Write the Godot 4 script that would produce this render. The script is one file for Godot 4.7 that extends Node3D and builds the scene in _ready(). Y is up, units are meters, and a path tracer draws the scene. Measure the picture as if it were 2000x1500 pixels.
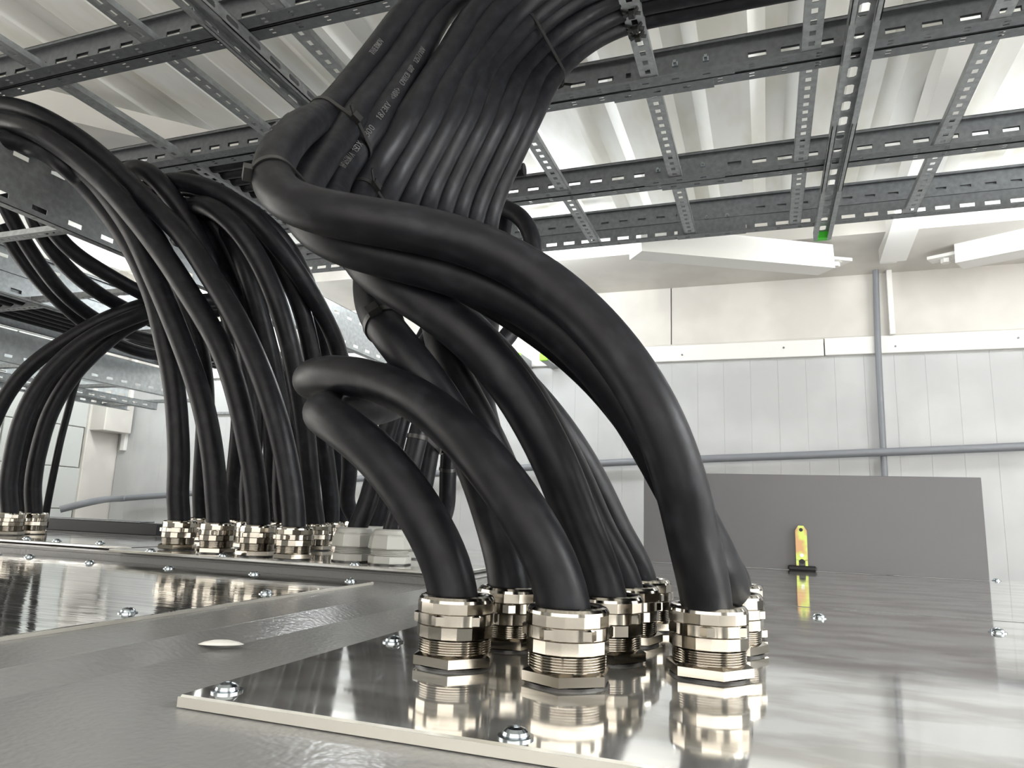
extends Node3D
# A cable room under a corrugated roof: switchgear tops with gland plates, heavy black cables, ladder trays. World: y up, x along the trays, -z towards the back wall, y = 0 the near gland plate.

class Shape:
	var v := PackedVector3Array()
	var n := PackedVector3Array()
	var u := PackedVector2Array()
	var ix := PackedInt32Array()
	func tri(a: int, b: int, c: int) -> void:
		var f := (v[b] - v[a]).cross(v[c] - v[a])
		if f.dot(n[a] + n[b] + n[c]) > 0.0:
			ix.append_array([a, c, b])
		else:
			ix.append_array([a, b, c])
	func point(p: Vector3, nn: Vector3, uv := Vector2.ZERO) -> int:
		v.append(p); n.append(nn); u.append(uv)
		return v.size() - 1
	func quad(a: Vector3, b: Vector3, c: Vector3, d: Vector3, nn: Vector3) -> void:
		var ux := (b - a).length()
		var vy := (d - a).length()
		var i := point(a, nn, Vector2(0, 0)); point(b, nn, Vector2(ux, 0)); point(c, nn, Vector2(ux, vy)); point(d, nn, Vector2(0, vy))
		tri(i, i + 1, i + 2); tri(i, i + 2, i + 3)
	func face(ps: Array, nn: Vector3) -> void:
		var i := v.size()
		for p in ps: point(p, nn, Vector2(p.x + p.y, p.z))
		for k in range(1, ps.size() - 1): tri(i, i + k, i + k + 1)
	func obox(o: Vector3, a: Vector3, b: Vector3, c: Vector3) -> void:
		var na := a.normalized(); var nb := b.normalized(); var nc := c.normalized()
		quad(o, o + b, o + b + c, o + c, -na); quad(o + a, o + a + b, o + a + b + c, o + a + c, na)
		quad(o, o + a, o + a + c, o + c, -nb); quad(o + b, o + b + a, o + b + a + c, o + b + c, nb)
		quad(o, o + a, o + a + b, o + b, -nc); quad(o + c, o + c + a, o + c + a + b, o + c + b, nc)
	func box(lo: Vector3, hi: Vector3) -> void:
		obox(lo, Vector3(hi.x - lo.x, 0, 0), Vector3(0, hi.y - lo.y, 0), Vector3(0, 0, hi.z - lo.z))
	# a box whose twelve edges are chamfered by r
	func cbox(lo: Vector3, hi: Vector3, r: float) -> void:
		var c := (lo + hi) / 2.0
		var h := (hi - lo) / 2.0
		var ax := [Vector3.RIGHT, Vector3.UP, Vector3.BACK]
		for k in 3:
			var a: Vector3 = ax[k]; var b: Vector3 = ax[(k + 1) % 3]; var d: Vector3 = ax[(k + 2) % 3]
			var ha: float = h[k]; var hb: float = h[(k + 1) % 3]; var hd: float = h[(k + 2) % 3]
			for s in [-1.0, 1.0]:
				var m: Vector3 = c + a * ha * s
				quad(m + b * (hb - r) + d * (hd - r), m - b * (hb - r) + d * (hd - r), m - b * (hb - r) - d * (hd - r), m + b * (hb - r) - d * (hd - r), a * s)
				for t in [-1.0, 1.0]:
					var e0: Vector3 = c + a * s * (ha - r) + b * t * hb
					var e1: Vector3 = c + a * s * ha + b * t * (hb - r)
					quad(e0 - d * (hd - r), e0 + d * (hd - r), e1 + d * (hd - r), e1 - d * (hd - r), (a * s + b * t).normalized())
					for w in [-1.0, 1.0]:
						if k == 0:
							face([e0 + d * w * (hd - r), e1 + d * w * (hd - r), c + a * s * (ha - r) + b * t * (hb - r) + d * w * hd], (a * s + b * t + d * w).normalized())
	# a thin sheet from o along du (length l) and dv (height h), t thick along dn, with rows of slots [v0, v1, slot length, pitch, start]
	func sheet(o: Vector3, du: Vector3, dv: Vector3, dn: Vector3, l: float, h: float, t: float, rows := [], cut := 0.0) -> void:
		var at := 0.0
		for r in rows:
			if r[0] > at: obox(o + dv * at, du * l, dv * (r[0] - at), dn * t)
			var x := 0.0
			var s: float = r[4]
			while s + r[2] < l:
				if s > x: obox(o + dv * r[0] + du * x, du * (s - x), dv * (r[1] - r[0]), dn * t)
				if cut > 0.0:
					for e in [[0.0, 0.0, 1.0, 1.0], [r[2], 0.0, -1.0, 1.0], [0.0, r[1] - r[0], 1.0, -1.0], [r[2], r[1] - r[0], -1.0, -1.0]]:
						var p: Vector3 = o + dv * (r[0] + e[1]) + du * (s + e[0])
						var q: Vector3 = p + du * e[2] * cut
						var w: Vector3 = p + dv * e[3] * cut
						face([p, q, w], -dn); face([p + dn * t, q + dn * t, w + dn * t], dn)
						quad(q, w, w + dn * t, q + dn * t, (du * e[2] + dv * e[3]).normalized())
				x = s + r[2]
				s += r[3]
			if x < l: obox(o + dv * r[0] + du * x, du * (l - x), dv * (r[1] - r[0]), dn * t)
			at = r[1]
		if at < h: obox(o + dv * at, du * l, dv * (h - at), dn * t)
	# turn a profile of [radius, height] round the y axis; flat: facets stay visible
	func lathe(prof: Array, sides: int, at := Vector3.ZERO, flat := false, turn := 0.0) -> void:
		for k in prof.size() - 1:
			var r0: float = prof[k][0]; var y0: float = prof[k][1]; var r1: float = prof[k + 1][0]; var y1: float = prof[k + 1][1]
			var nr := y1 - y0; var ny := r0 - r1
			var ln := sqrt(nr * nr + ny * ny)
			if ln < 1e-7: continue
			nr /= ln; ny /= ln
			for s in sides:
				var a0 := TAU * s / sides + turn; var a1 := TAU * (s + 1) / sides + turn; var am := (a0 + a1) / 2.0
				var d0 := Vector3(cos(a0), 0, sin(a0)); var d1 := Vector3(cos(a1), 0, sin(a1)); var dm := Vector3(cos(am), 0, sin(am))
				var i := v.size()
				for e in [[d0, r0, y0], [d1, r0, y0], [d1, r1, y1], [d0, r1, y1]]:
					var dn: Vector3 = dm if flat else e[0]
					point(at + e[0] * e[1] + Vector3(0, e[2], 0), (dn * nr + Vector3(0, ny, 0)).normalized(), Vector2(float(s) / sides, e[2]))
				tri(i, i + 1, i + 2); tri(i, i + 2, i + 3)
	# a round tube along the path, uv.x round it, uv.y metres along it
	func tube(path: PackedVector3Array, r: float, sides: int, caps := true) -> void:
		var count := path.size()
		var up := Vector3.UP
		var along := 0.0
		var first := v.size()
		for k in count:
			var t := (path[mini(k + 1, count - 1)] - path[maxi(k - 1, 0)]).normalized()
			if k == 0 and absf(t.dot(up)) > 0.9: up = Vector3.BACK
			up = (up - t * up.dot(t)).normalized()
			var side := t.cross(up)
			if k > 0: along += path[k].distance_to(path[k - 1])
			for s in sides + 1:
				var a := TAU * s / sides
				var d := side * cos(a) + up * sin(a)
				point(path[k] + d * r, d, Vector2(float(s) / sides, along))
		for k in count - 1:
			for s in sides:
				var i := first + k * (sides + 1) + s
				tri(i, i + 1, i + sides + 2); tri(i, i + sides + 2, i + sides + 1)
		if caps:
			for e in [[0, 1], [count - 1, count - 2]]:
				var nn: Vector3 = (path[e[0]] - path[e[1]]).normalized()
				var c := point(path[e[0]], nn)
				for s in sides + 1: point(v[first + e[0] * (sides + 1) + s], nn)
				for s in sides: tri(c, c + 1 + s, c + 2 + s)
	# a flat strap along the path, w wide along the given axis, t thick
	func strap(path: PackedVector3Array, axis: Vector3, w: float, t: float) -> void:
		var count := path.size()
		var first := v.size()
		for k in count:
			var d := (path[mini(k + 1, count - 1)] - path[maxi(k - 1, 0)]).normalized()
			var s := (axis - d * axis.dot(d)).normalized()
			var o := s.cross(d).normalized()
			var c := [path[k] + s * w / 2 + o * t / 2, path[k] - s * w / 2 + o * t / 2, path[k] - s * w / 2 - o * t / 2, path[k] + s * w / 2 - o * t / 2]
			var nn := [o, -s, -o, s]
			for e in 4:
				point(c[e], nn[e]); point(c[(e + 1) % 4], nn[e])
		for k in count - 1:
			for e in 4:
				var i := first + k * 8 + e * 2
				tri(i, i + 1, i + 9); tri(i, i + 9, i + 8)
	func mesh(m: Material) -> ArrayMesh:
		var a := []
		a.resize(Mesh.ARRAY_MAX)
		a[Mesh.ARRAY_VERTEX] = v; a[Mesh.ARRAY_NORMAL] = n; a[Mesh.ARRAY_TEX_UV] = u; a[Mesh.ARRAY_INDEX] = ix
		var out := ArrayMesh.new()
		out.add_surface_from_arrays(Mesh.PRIMITIVE_TRIANGLES, a)
		out.surface_set_material(0, m)
		return out

var taken := {}
var paths := {}
var made := {}
var M := {}
var RAIL := "zinc"
var K := 1.0  # size of the rail section

func numbered(called: String) -> String:
	var k: int = taken.get(called, 0)
	taken[called] = k + 1
	return called if k == 0 else "%s_%03d" % [called, k]

func tag(o: Node, label: String, category := "", group := "", kind := "") -> Node:
	if label: o.set_meta("label", label)
	if category: o.set_meta("category", category)
	if group: o.set_meta("group", group)
	if kind: o.set_meta("kind", kind)
	return o

func thing(called: String, label: String, category: String, group := "", at := Vector3.ZERO) -> Node3D:
	var o := Node3D.new()
	o.name = numbered(called)
	add_child(o)
	o.position = at
	tag(o, label, category, group)
	return o

func part(called: String, s: Shape, m: Material, parent: Node) -> MeshInstance3D:
	var o := MeshInstance3D.new()
	o.name = called
	o.mesh = s.mesh(m)
	parent.add_child(o, true)
	return o

func copy_part(called: String, mesh: Mesh, parent: Node, at: Vector3) -> MeshInstance3D:
	var o := MeshInstance3D.new()
	o.name = called
	o.mesh = mesh
	parent.add_child(o, true)
	o.position = at
	return o

func whole(called: String, s: Shape, m: Material, label: String, category: String, group := "") -> MeshInstance3D:
	var o := MeshInstance3D.new()
	o.name = numbered(called)
	o.mesh = s.mesh(m)
	add_child(o)
	tag(o, label, category, group)
	return o

func structure(called: String, s: Shape, m: Material, label: String) -> MeshInstance3D:
	var o := MeshInstance3D.new()
	o.name = called
	o.mesh = s.mesh(m)
	add_child(o)
	tag(o, label, "", "", "structure")
	return o

func noise(seed_: int, freq: float, octaves := 4, size := 512) -> Array:
	var f := FastNoiseLite.new()
	f.seed = seed_; f.frequency = freq; f.fractal_octaves = octaves; f.noise_type = FastNoiseLite.TYPE_SIMPLEX_SMOOTH
	return [f, size]

func tex(f: Array, lo: Color, hi: Color, from := 0.0, to := 1.0) -> NoiseTexture2D:
	var t := NoiseTexture2D.new()
	t.noise = f[0]; t.width = f[1]; t.height = f[1]; t.seamless = true; t.normalize = true
	var g := Gradient.new()
	g.offsets = PackedFloat32Array([from, to]); g.colors = PackedColorArray([lo, hi])
	t.color_ramp = g
	return t

func bumps(f: Array, strength: float) -> NoiseTexture2D:
	var t := NoiseTexture2D.new()
	t.noise = f[0]; t.width = f[1]; t.height = f[1]; t.seamless = true; t.as_normal_map = true; t.bump_strength = strength
	return t

func mat(called: String, c: Color, rough: float, metal := 0.0) -> StandardMaterial3D:
	var m := StandardMaterial3D.new()
	m.resource_name = called
	m.albedo_color = c; m.roughness = rough; m.metallic = metal
	M[called] = m
	return m

func grey(x: float) -> Color: return Color(x, x, x)

func smooth_path(p: Array, step := 0.01, passes := 10) -> PackedVector3Array:
	var raw := PackedVector3Array()
	for k in p.size() - 1:
		var p0: Vector3 = p[maxi(k - 1, 0)]; var p1: Vector3 = p[k]; var p2: Vector3 = p[k + 1]; var p3: Vector3 = p[mini(k + 2, p.size() - 1)]
		if k == 0: p0 = p1 * 2.0 - p2
		if k == p.size() - 2: p3 = p2 * 2.0 - p1
		var t1 := sqrt(p0.distance_to(p1)) + 1e-4; var t2 := t1 + sqrt(p1.distance_to(p2)) + 1e-4; var t3 := t2 + sqrt(p2.distance_to(p3)) + 1e-4
		for j in 24:
			var t := lerpf(t1, t2, j / 24.0)
			var a1 := p0 * (t1 - t) / t1 + p1 * t / t1
			var a2 := p1 * (t2 - t) / (t2 - t1) + p2 * (t - t1) / (t2 - t1)
			var a3 := p2 * (t3 - t) / (t3 - t2) + p3 * (t - t2) / (t3 - t2)
			var b1 := a1 * (t2 - t) / t2 + a2 * t / t2
			var b2 := a2 * (t3 - t) / (t3 - t1) + a3 * (t - t1) / (t3 - t1)
			raw.append(b1 * (t2 - t) / (t2 - t1) + b2 * (t - t1) / (t2 - t1))
	raw.append(p[-1])
	var out := PackedVector3Array([raw[0]])
	var left := step
	for k in raw.size() - 1:
		var a := raw[k]; var b := raw[k + 1]
		var l := a.distance_to(b)
		var x := 0.0
		while l - x > left:
			x += left
			left = step
			out.append(a.lerp(b, x / l))
		left -= l - x
	out.append(raw[-1])
	for q in passes:
		var nxt := out.duplicate()
		for k in range(1, out.size() - 1): nxt[k] = out[k] * 0.5 + (out[k - 1] + out[k + 1]) * 0.25
		out = nxt
	return out

func cable(key: String, p: Array, r: float, label: String, group: String, material := "rubber", called := "power_cable", sides := 20, category := "cable") -> MeshInstance3D:
	var path := smooth_path(p)
	paths[key] = path
	var s := Shape.new()
	s.tube(path, r, sides)
	made[key] = whole(called, s, M[material], label, category, group)
	return made[key]

func nearest_at(key: String, near: Vector3) -> int:
	var path: PackedVector3Array = paths[key]
	var best := 0
	for k in path.size():
		if path[k].distance_squared_to(near) < path[best].distance_squared_to(near): best = k
	return best

# a strap drawn tight round the convex outline of some cables at a place, with its head and cut tail
func tie(keys: Array, near: Vector3, r: float, label: String, width := 0.0046, head_angle := 0.6, tail := 0.02) -> void:
	var centres := PackedVector3Array()
	var axis := Vector3.ZERO
	var mid := Vector3.ZERO
	for key in keys:
		var k := nearest_at(key, near)
		var path: PackedVector3Array = paths[key]
		var a := (path[mini(k + 1, path.size() - 1)] - path[maxi(k - 1, 0)]).normalized()
		axis += a
		centres.append(path[k])
		mid += path[k]
	axis = axis.normalized()
	mid /= keys.size()
	var e1 := axis.cross(Vector3(0.333, -0.18, 0.925)).normalized()
	var e2 := e1.cross(axis)
	var flat := PackedVector2Array()
	for c in centres:
		for j in 48:
			var a := TAU * j / 48.0
			var d := c - mid
			flat.append(Vector2(d.dot(e1) + cos(a) * (r + 0.0008), d.dot(e2) + sin(a) * (r + 0.0008)))
	var hull := Geometry2D.convex_hull(flat)
	var pts := PackedVector3Array()
	for h in hull: pts.append(mid + e1 * h.x + e2 * h.y)
	pts.append(pts[1])
	var o := thing("cable_tie", label, "cable tie", "black cable ties")
	var s := Shape.new()
	s.strap(pts, axis, width, 0.0013)
	part("strap", s, M.nylon, o)
	var best := 0
	var want := Vector2(cos(head_angle), sin(head_angle))
	for k in hull.size():
		if hull[k].dot(want) > hull[best].dot(want): best = k
	var hp := mid + e1 * hull[best].x + e2 * hull[best].y
	var od := (e1 * want.x + e2 * want.y)
	var td := od.cross(axis).normalized()
	var hs := Shape.new()
	hs.obox(hp - axis * width * 0.85 - td * 0.006 - od * 0.001, axis * width * 1.7, td * 0.012, od * 0.007)
	part("head", hs, M.nylon, o)
	if tail > 0.0:
		var ts := Shape.new()
		ts.strap(PackedVector3Array([hp + od * 0.003, hp + od * 0.004 + td * tail * 0.4, hp + od * 0.010 + td * tail]), axis, width, 0.0013)
		part("tail", ts, M.nylon, o)

# lettering that follows a cable: every letter sits on the jacket
func letters(key: String, text: String, near: Vector3, r: float, toward: Vector3, size: float, parent: Node, backwards := false) -> void:
	var path: PackedVector3Array = paths[key]
	var k := float(nearest_at(key, near))
	var step := -1.0 if backwards else 1.0
	var font := SystemFont.new()
	font.font_names = PackedStringArray(["Droid Sans Mono"])
	var x := 0.0
	var st := SurfaceTool.new()
	var any := false
	for ch in text:
		var kk := k + step * x / 0.01
		x += size * 0.62
		if ch == " ": continue
		if kk < 1 or kk > path.size() - 3: continue
		var i := int(kk)
		var c := path[i].lerp(path[i + 1], kk - i)
		var t := (path[i + 1] - path[i - 1]).normalized() * step
		var o := (toward - t * toward.dot(t)).normalized()
		var upv := o.cross(t)
		var tm := TextMesh.new()
		tm.text = ch; tm.font = font; tm.font_size = 16; tm.pixel_size = size / 16.0; tm.depth = 0.0006; tm.curve_step = 1.5
		st.append_from(tm, 0, Transform3D(Basis(t, upv, o), c + o * (r + 0.0001)))
		any = true
	if any:
		var o2 := MeshInstance3D.new()
		o2.name = "printed_lettering"
		o2.mesh = st.commit()
		o2.mesh.surface_set_material(0, M.print)
		parent.add_child(o2, true)

func make_gland(scale_: float, label: String, group: String, at: Vector3, turn: float) -> Node3D:
	var o := thing("cable_gland", label, "cable gland", group, at)
	var s := Shape.new()
	s.lathe([[0.020, 0.0], [0.0285, 0.0], [0.0285, 0.0014], [0.020, 0.0014]], 32)
	part("gasket", s, M.nylon, o)
	s = Shape.new()
	s.lathe([[0.019, 0.0013], [0.0305, 0.0013], [0.032, 0.0022], [0.032, 0.0085], [0.0275, 0.0106], [0.019, 0.0106]], 6, Vector3.ZERO, true)
	part("lock_nut", s, M.nickel, o)
	s = Shape.new()
	var thr := [[0.0255, 0.0095]]
	for k in 6:
		thr.append([0.0255, 0.0100 + k * 0.0017]); thr.append([0.0268, 0.0107 + k * 0.0017]); thr.append([0.0268, 0.0111 + k * 0.0017]); thr.append([0.0255, 0.0116 + k * 0.0017])
	s.lathe(thr, 40)
	part("thread", s, M.nickel, o)
	s = Shape.new()
	s.lathe([[0.020, 0.0203], [0.0272, 0.0203], [0.0285, 0.0212], [0.0285, 0.0292], [0.0278, 0.0300]], 16, Vector3.ZERO, true, 0.1)
	part("body_ring", s, M.nickel, o)
	s = Shape.new()
	s.lathe([[0.027, 0.0300], [0.0300, 0.0300], [0.0312, 0.0308], [0.0312, 0.0368], [0.0298, 0.0378], [0.027, 0.0378]], 6, Vector3.ZERO, true, 0.35)
	s.lathe([[0.027, 0.0302], [0.0288, 0.0302], [0.0288, 0.0377], [0.027, 0.0377]], 24)
	part("collar_nut", s, M.nickel, o)
	s = Shape.new()
	s.lathe([[0.0282, 0.0376], [0.0288, 0.0384], [0.0288, 0.0455]], 14, Vector3.ZERO, true, 0.2)
	s.lathe([[0.0286, 0.0455], [0.0282, 0.0476], [0.0268, 0.0495], [0.0246, 0.0503], [0.0222, 0.0500], [0.0205, 0.0490], [0.0200, 0.0440]], 32)
	part("dome_cap", s, M.nickel, o)
	s = Shape.new()
	s.lathe([[0.0202, 0.0470], [0.0190, 0.0475], [0.0186, 0.0440]], 28)
	part("seal", s, M.nylon, o)
	o.scale = Vector3(scale_, scale_, scale_)
	o.rotation.y = turn
	return o

func put_gland(from: Node3D, label: String, group: String, at: Vector3, turn: float, scale_: float) -> void:
	var c: Node3D = from.duplicate()
	c.name = numbered("cable_gland")
	add_child(c)
	c.position = at; c.rotation.y = turn; c.scale = Vector3(scale_, scale_, scale_)
	tag(c, label, "cable gland", group)

func make_plastic_gland(label: String, at: Vector3, turn: float) -> Node3D:
	var o := thing("plastic_gland", label, "cable gland", "grey plastic glands", at)
	var s := Shape.new()
	s.lathe([[0.020, 0.0], [0.0365, 0.0], [0.0365, 0.002], [0.020, 0.002]], 32)
	part("gasket", s, M.nylon, o)
	s = Shape.new()
	s.lathe([[0.020, 0.002], [0.036, 0.002], [0.0365, 0.003], [0.0365, 0.013], [0.0345, 0.0145], [0.020, 0.0145]], 8, Vector3.ZERO, true)
	part("lock_nut", s, M.polyamide, o)
	s = Shape.new()
	var thr := [[0.030, 0.014]]
	for k in 4:
		thr.append([0.030, 0.0145 + k * 0.0028]); thr.append([0.0318, 0.0155 + k * 0.0028]); thr.append([0.0318, 0.0163 + k * 0.0028]); thr.append([0.030, 0.0172 + k * 0.0028])
	s.lathe(thr, 32)
	part("thread", s, M.polyamide, o)
	s = Shape.new()
	s.lathe([[0.030, 0.0258], [0.0378, 0.0258], [0.0386, 0.0275], [0.0358, 0.046], [0.0338, 0.0495]], 8, Vector3.ZERO, true, 0.15)
	s.lathe([[0.0330, 0.0495], [0.0300, 0.0560], [0.0262, 0.0585], [0.0225, 0.0580], [0.0205, 0.0540]], 32)
	part("dome_cap", s, M.polyamide, o)
	o.rotation.y = turn
	return o

func screw_shape() -> Shape:
	var s := Shape.new()
	s.lathe([[0.0092, 0.0], [0.0092, 0.0010], [0.0072, 0.0012]], 28)
	s.lathe([[0.0070, 0.0010], [0.0070, 0.0016], [0.0064, 0.0032], [0.0048, 0.0046], [0.0026, 0.0053], [0.0014, 0.0054], [0.0012, 0.0040], [0.0, 0.0040]], 28)
	return s

# one ladder tray along du (side rails) with rungs across dw; every rung is its own part
func scaled(rows: Array) -> Array:
	return rows.map(func(r): return r.map(func(v): return v * K))

func tray(label: String, o: Vector3, du: Vector3, dw: Vector3, l: float, w: float, h: float, rung_at: Array, slot_rows: Array, splices := [], lead := 0.012, far_h := 0.0, far_rows := []) -> Node3D:
	var t := thing("cable_tray", label, "cable tray", "galvanised ladder trays")
	var up := Vector3.UP
	for e in [0, 1]:
		var q: Vector3 = o + dw * (w * e)
		var inw: Vector3 = dw if e == 0 else -dw
		var s := Shape.new()
		var rows := slot_rows
		if e == 1 and far_h > 0.0:
			h = far_h
			rows = far_rows
		s.sheet(q, du, up, inw, l, h, 0.0015, scaled(rows))
		if e == 1 and far_h > 0.0: s.obox(q + up * h * 0.5 - inw * 0.006, du * l, up * h * 0.5, inw * 0.0012)
		s.sheet(q, du, inw, up, l, 0.023 * K, 0.0015, scaled([[0.005, 0.0085, 0.008, 0.05, lead], [0.0125, 0.016, 0.008, 0.05, lead]]))
		s.obox(q + up * h, du * l, inw * 0.011 * K, -up * 0.0015)
		s.obox(q + up * h + inw * (0.011 * K - 0.0015), du * l, inw * 0.0015, -up * 0.007)
		if h > 0.08:
			s.obox(q + up * h * 0.46 + inw * 0.0015, du * l, up * 0.006, inw * 0.004)
		var r := part("side_rail", s, M[RAIL], t)
		for x in splices:
			var ps := Shape.new()
			ps.sheet(q + du * x + inw * 0.0016, du, up, inw, 0.17 * K, h - 0.012, 0.002, [])
			ps.sheet(q + du * x - up * 0.0022, du, inw, up, 0.17 * K, 0.026 * K, 0.002, scaled([[0.010, 0.0145, 0.012, 0.05, 0.02]]))
			part("splice_plate", ps, M.zinc, r)
			for b in [0.03, 0.075, 0.125]:
				var bs := Shape.new()
				var c: Vector3 = q + du * (x + b * K) + up * h * 0.5 + inw * 0.0035
				bs.obox(c - du * 0.006 - up * 0.005, du * 0.012, up * 0.010, inw * 0.005)
				bs.obox(c - du * 0.003 - up * 0.003 + inw * 0.005, du * 0.006, up * 0.006, inw * 0.010)
				part("bolt", bs, M.steel, r)
	var rs := Shape.new()
	var q0 := -du * 0.014 * K
	rs.sheet(q0, dw, du, up, w - 0.006, 0.028 * K, 0.0013, scaled([[0.0095, 0.0185, 0.012, 0.025, 0.02]]))
	rs.obox(q0, dw * (w - 0.006), du * 0.0013, up * 0.014)
	rs.obox(q0 + du * (0.028 * K - 0.0013), dw * (w - 0.006), du * 0.0013, up * 0.014)
	var rm := rs.mesh(M.zinc_light)
	for x in rung_at: copy_part("rung", rm, t, o + du * x + dw * 0.003 + up * 0.0022)
	return t

func strut(label: String, o: Vector3, dz: float, green_end: bool) -> void:
	# slotted channel, open side down, running from o towards dz
	var t := thing("strut_channel", label, "strut channel", "slotted support struts")
	var s := Shape.new()
	var dn := Vector3(0, 0, signf(dz))
	var l := absf(dz)
	s.sheet(o + Vector3(-0.0205 * K, 0.019 * K, 0), dn, Vector3.RIGHT, Vector3.UP, l, 0.041 * K, 0.002, scaled([[0.0135, 0.0275, 0.030, 0.05, 0.012]]), 0.004)
	for e in [-1.0, 1.0]:
		s.sheet(o + Vector3(e * 0.0205 * K, 0, 0), dn, Vector3.UP, Vector3(-e, 0, 0), l, 0.021 * K, 0.002, scaled([[0.0065, 0.0155, 0.028, 0.05, 0.012]]), 0.003)
		s.sheet(o + Vector3(e * 0.0205 * K, 0, 0), dn, Vector3(-e, 0, 0), Vector3.UP, l, 0.0095 * K, 0.002, [])
		s.sheet(o + Vector3(e * 0.0115 * K, 0, 0), dn, Vector3.UP, Vector3(e, 0, 0), l, 0.006, 0.002, [])
	part("channel", s, M.zinc_light, t)
	if green_end:
		var c := Shape.new()
		c.cbox(o + dn * l + Vector3(-0.0185, 0.001, -0.008) * K, o + dn * l + Vector3(0.0185, 0.0205, 0.010) * K, 0.002)
		part("end_cap", c, M.green, t)

func lamp(label: String, at: Vector3, along: Vector3, l: float, power: float) -> void:
	var t := thing("ceiling_lamp", label, "lamp", "batten lamps", at)
	if along == Vector3.BACK: t.rotation.y = PI / 2
	var s := Shape.new()
	s.cbox(Vector3(-l / 2, 0.0, -0.03), Vector3(l / 2, 0.035, 0.03), 0.004)
	part("housing", s, M.white_paint, t)
	s = Shape.new()
	var p := PackedVector3Array()
	for k in 9: p.append(Vector3(lerpf(-l / 2 + 0.02, l / 2 - 0.02, k / 8.0), -0.018, 0))
	s.tube(p, 0.017, 16)
	part("diffuser", s, M.glow, t)
	for k in 4:
		var o := OmniLight3D.new()
		o.name = "tube_light"
		o.light_color = Color(0.97, 0.99, 1.0)
		o.light_energy = power / 4.0
		o.light_size = 0.08
		o.omni_range = 12.0
		o.omni_attenuation = 2.0
		o.shadow_enabled = true
		t.add_child(o, true)
		o.position = Vector3(l * (k - 1.5) / 4.0, -0.09, 0)

func panel_lamp(label: String, at: Vector3, turn: float, size: Vector2, power: float) -> void:
	var t := thing("light_panel", label, "lamp", "", at)
	t.rotation.y = turn
	var s := Shape.new()
	s.cbox(Vector3(-size.x / 2 - 0.02, -size.y / 2 - 0.02, -0.03), Vector3(size.x / 2 + 0.02, size.y / 2 + 0.02, 0.005), 0.004)
	part("frame", s, M.white_paint, t)
	s = Shape.new()
	s.box(Vector3(-size.x / 2, -size.y / 2, -0.034), Vector3(size.x / 2, size.y / 2, -0.0305))
	part("diffuser", s, M.glow, t)
	var o := AreaLight3D.new()
	o.name = "panel_light"
	o.light_color = Color(1.0, 0.985, 0.96)
	o.light_energy = power
	o.area_size = size
	o.area_range = 12.0
	o.shadow_enabled = true
	t.add_child(o, true)
	o.position = Vector3(0, 0, -0.045)

func bar(s: Shape, a: Vector3, b: Vector3, w: float, h: float) -> void:
	# a square tube from a to b, h tall
	var d := (b - a)
	var side := d.cross(Vector3.UP).normalized()
	var up := side.cross(d).normalized()
	s.obox(a - side * w / 2 - up * h / 2, side * w, up * h, d)

func rung_tie(p: Vector3, label: String) -> void:
	# a loop round the rung and the cable above it, twisted under the rung with a stubby head
	var o := thing("cable_tie", label, "cable tie", "black cable ties")
	var s := Shape.new()
	var c := Vector3(-0.2083, 1.031, p.z)
	s.strap(PackedVector3Array([c + Vector3(-0.017, 0.04, 0.004), c + Vector3(-0.0175, 0.0, 0.006), c + Vector3(-0.0165, -0.014, 0.008), c + Vector3(0.0, -0.0165, 0.0), c + Vector3(0.0165, -0.014, -0.009), c + Vector3(0.0175, 0.0, -0.009), c + Vector3(0.017, 0.04, -0.006)]), Vector3.BACK, 0.0075, 0.0016)
	s.strap(PackedVector3Array([c + Vector3(0.017, 0.04, 0.01), c + Vector3(0.0175, -0.004, 0.008), c + Vector3(0.013, -0.0165, 0.006), c + Vector3(-0.013, -0.018, -0.006), c + Vector3(-0.0175, -0.004, -0.009), c + Vector3(-0.0175, 0.04, -0.01)]), Vector3.BACK, 0.0075, 0.0016)
	part("strap", s, M.nylon, o)
	var h := Shape.new()
	h.cbox(c + Vector3(-0.004, -0.026, -0.007), c + Vector3(0.008, -0.016, 0.006), 0.0015)
	part("head", h, M.nylon, o)

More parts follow.
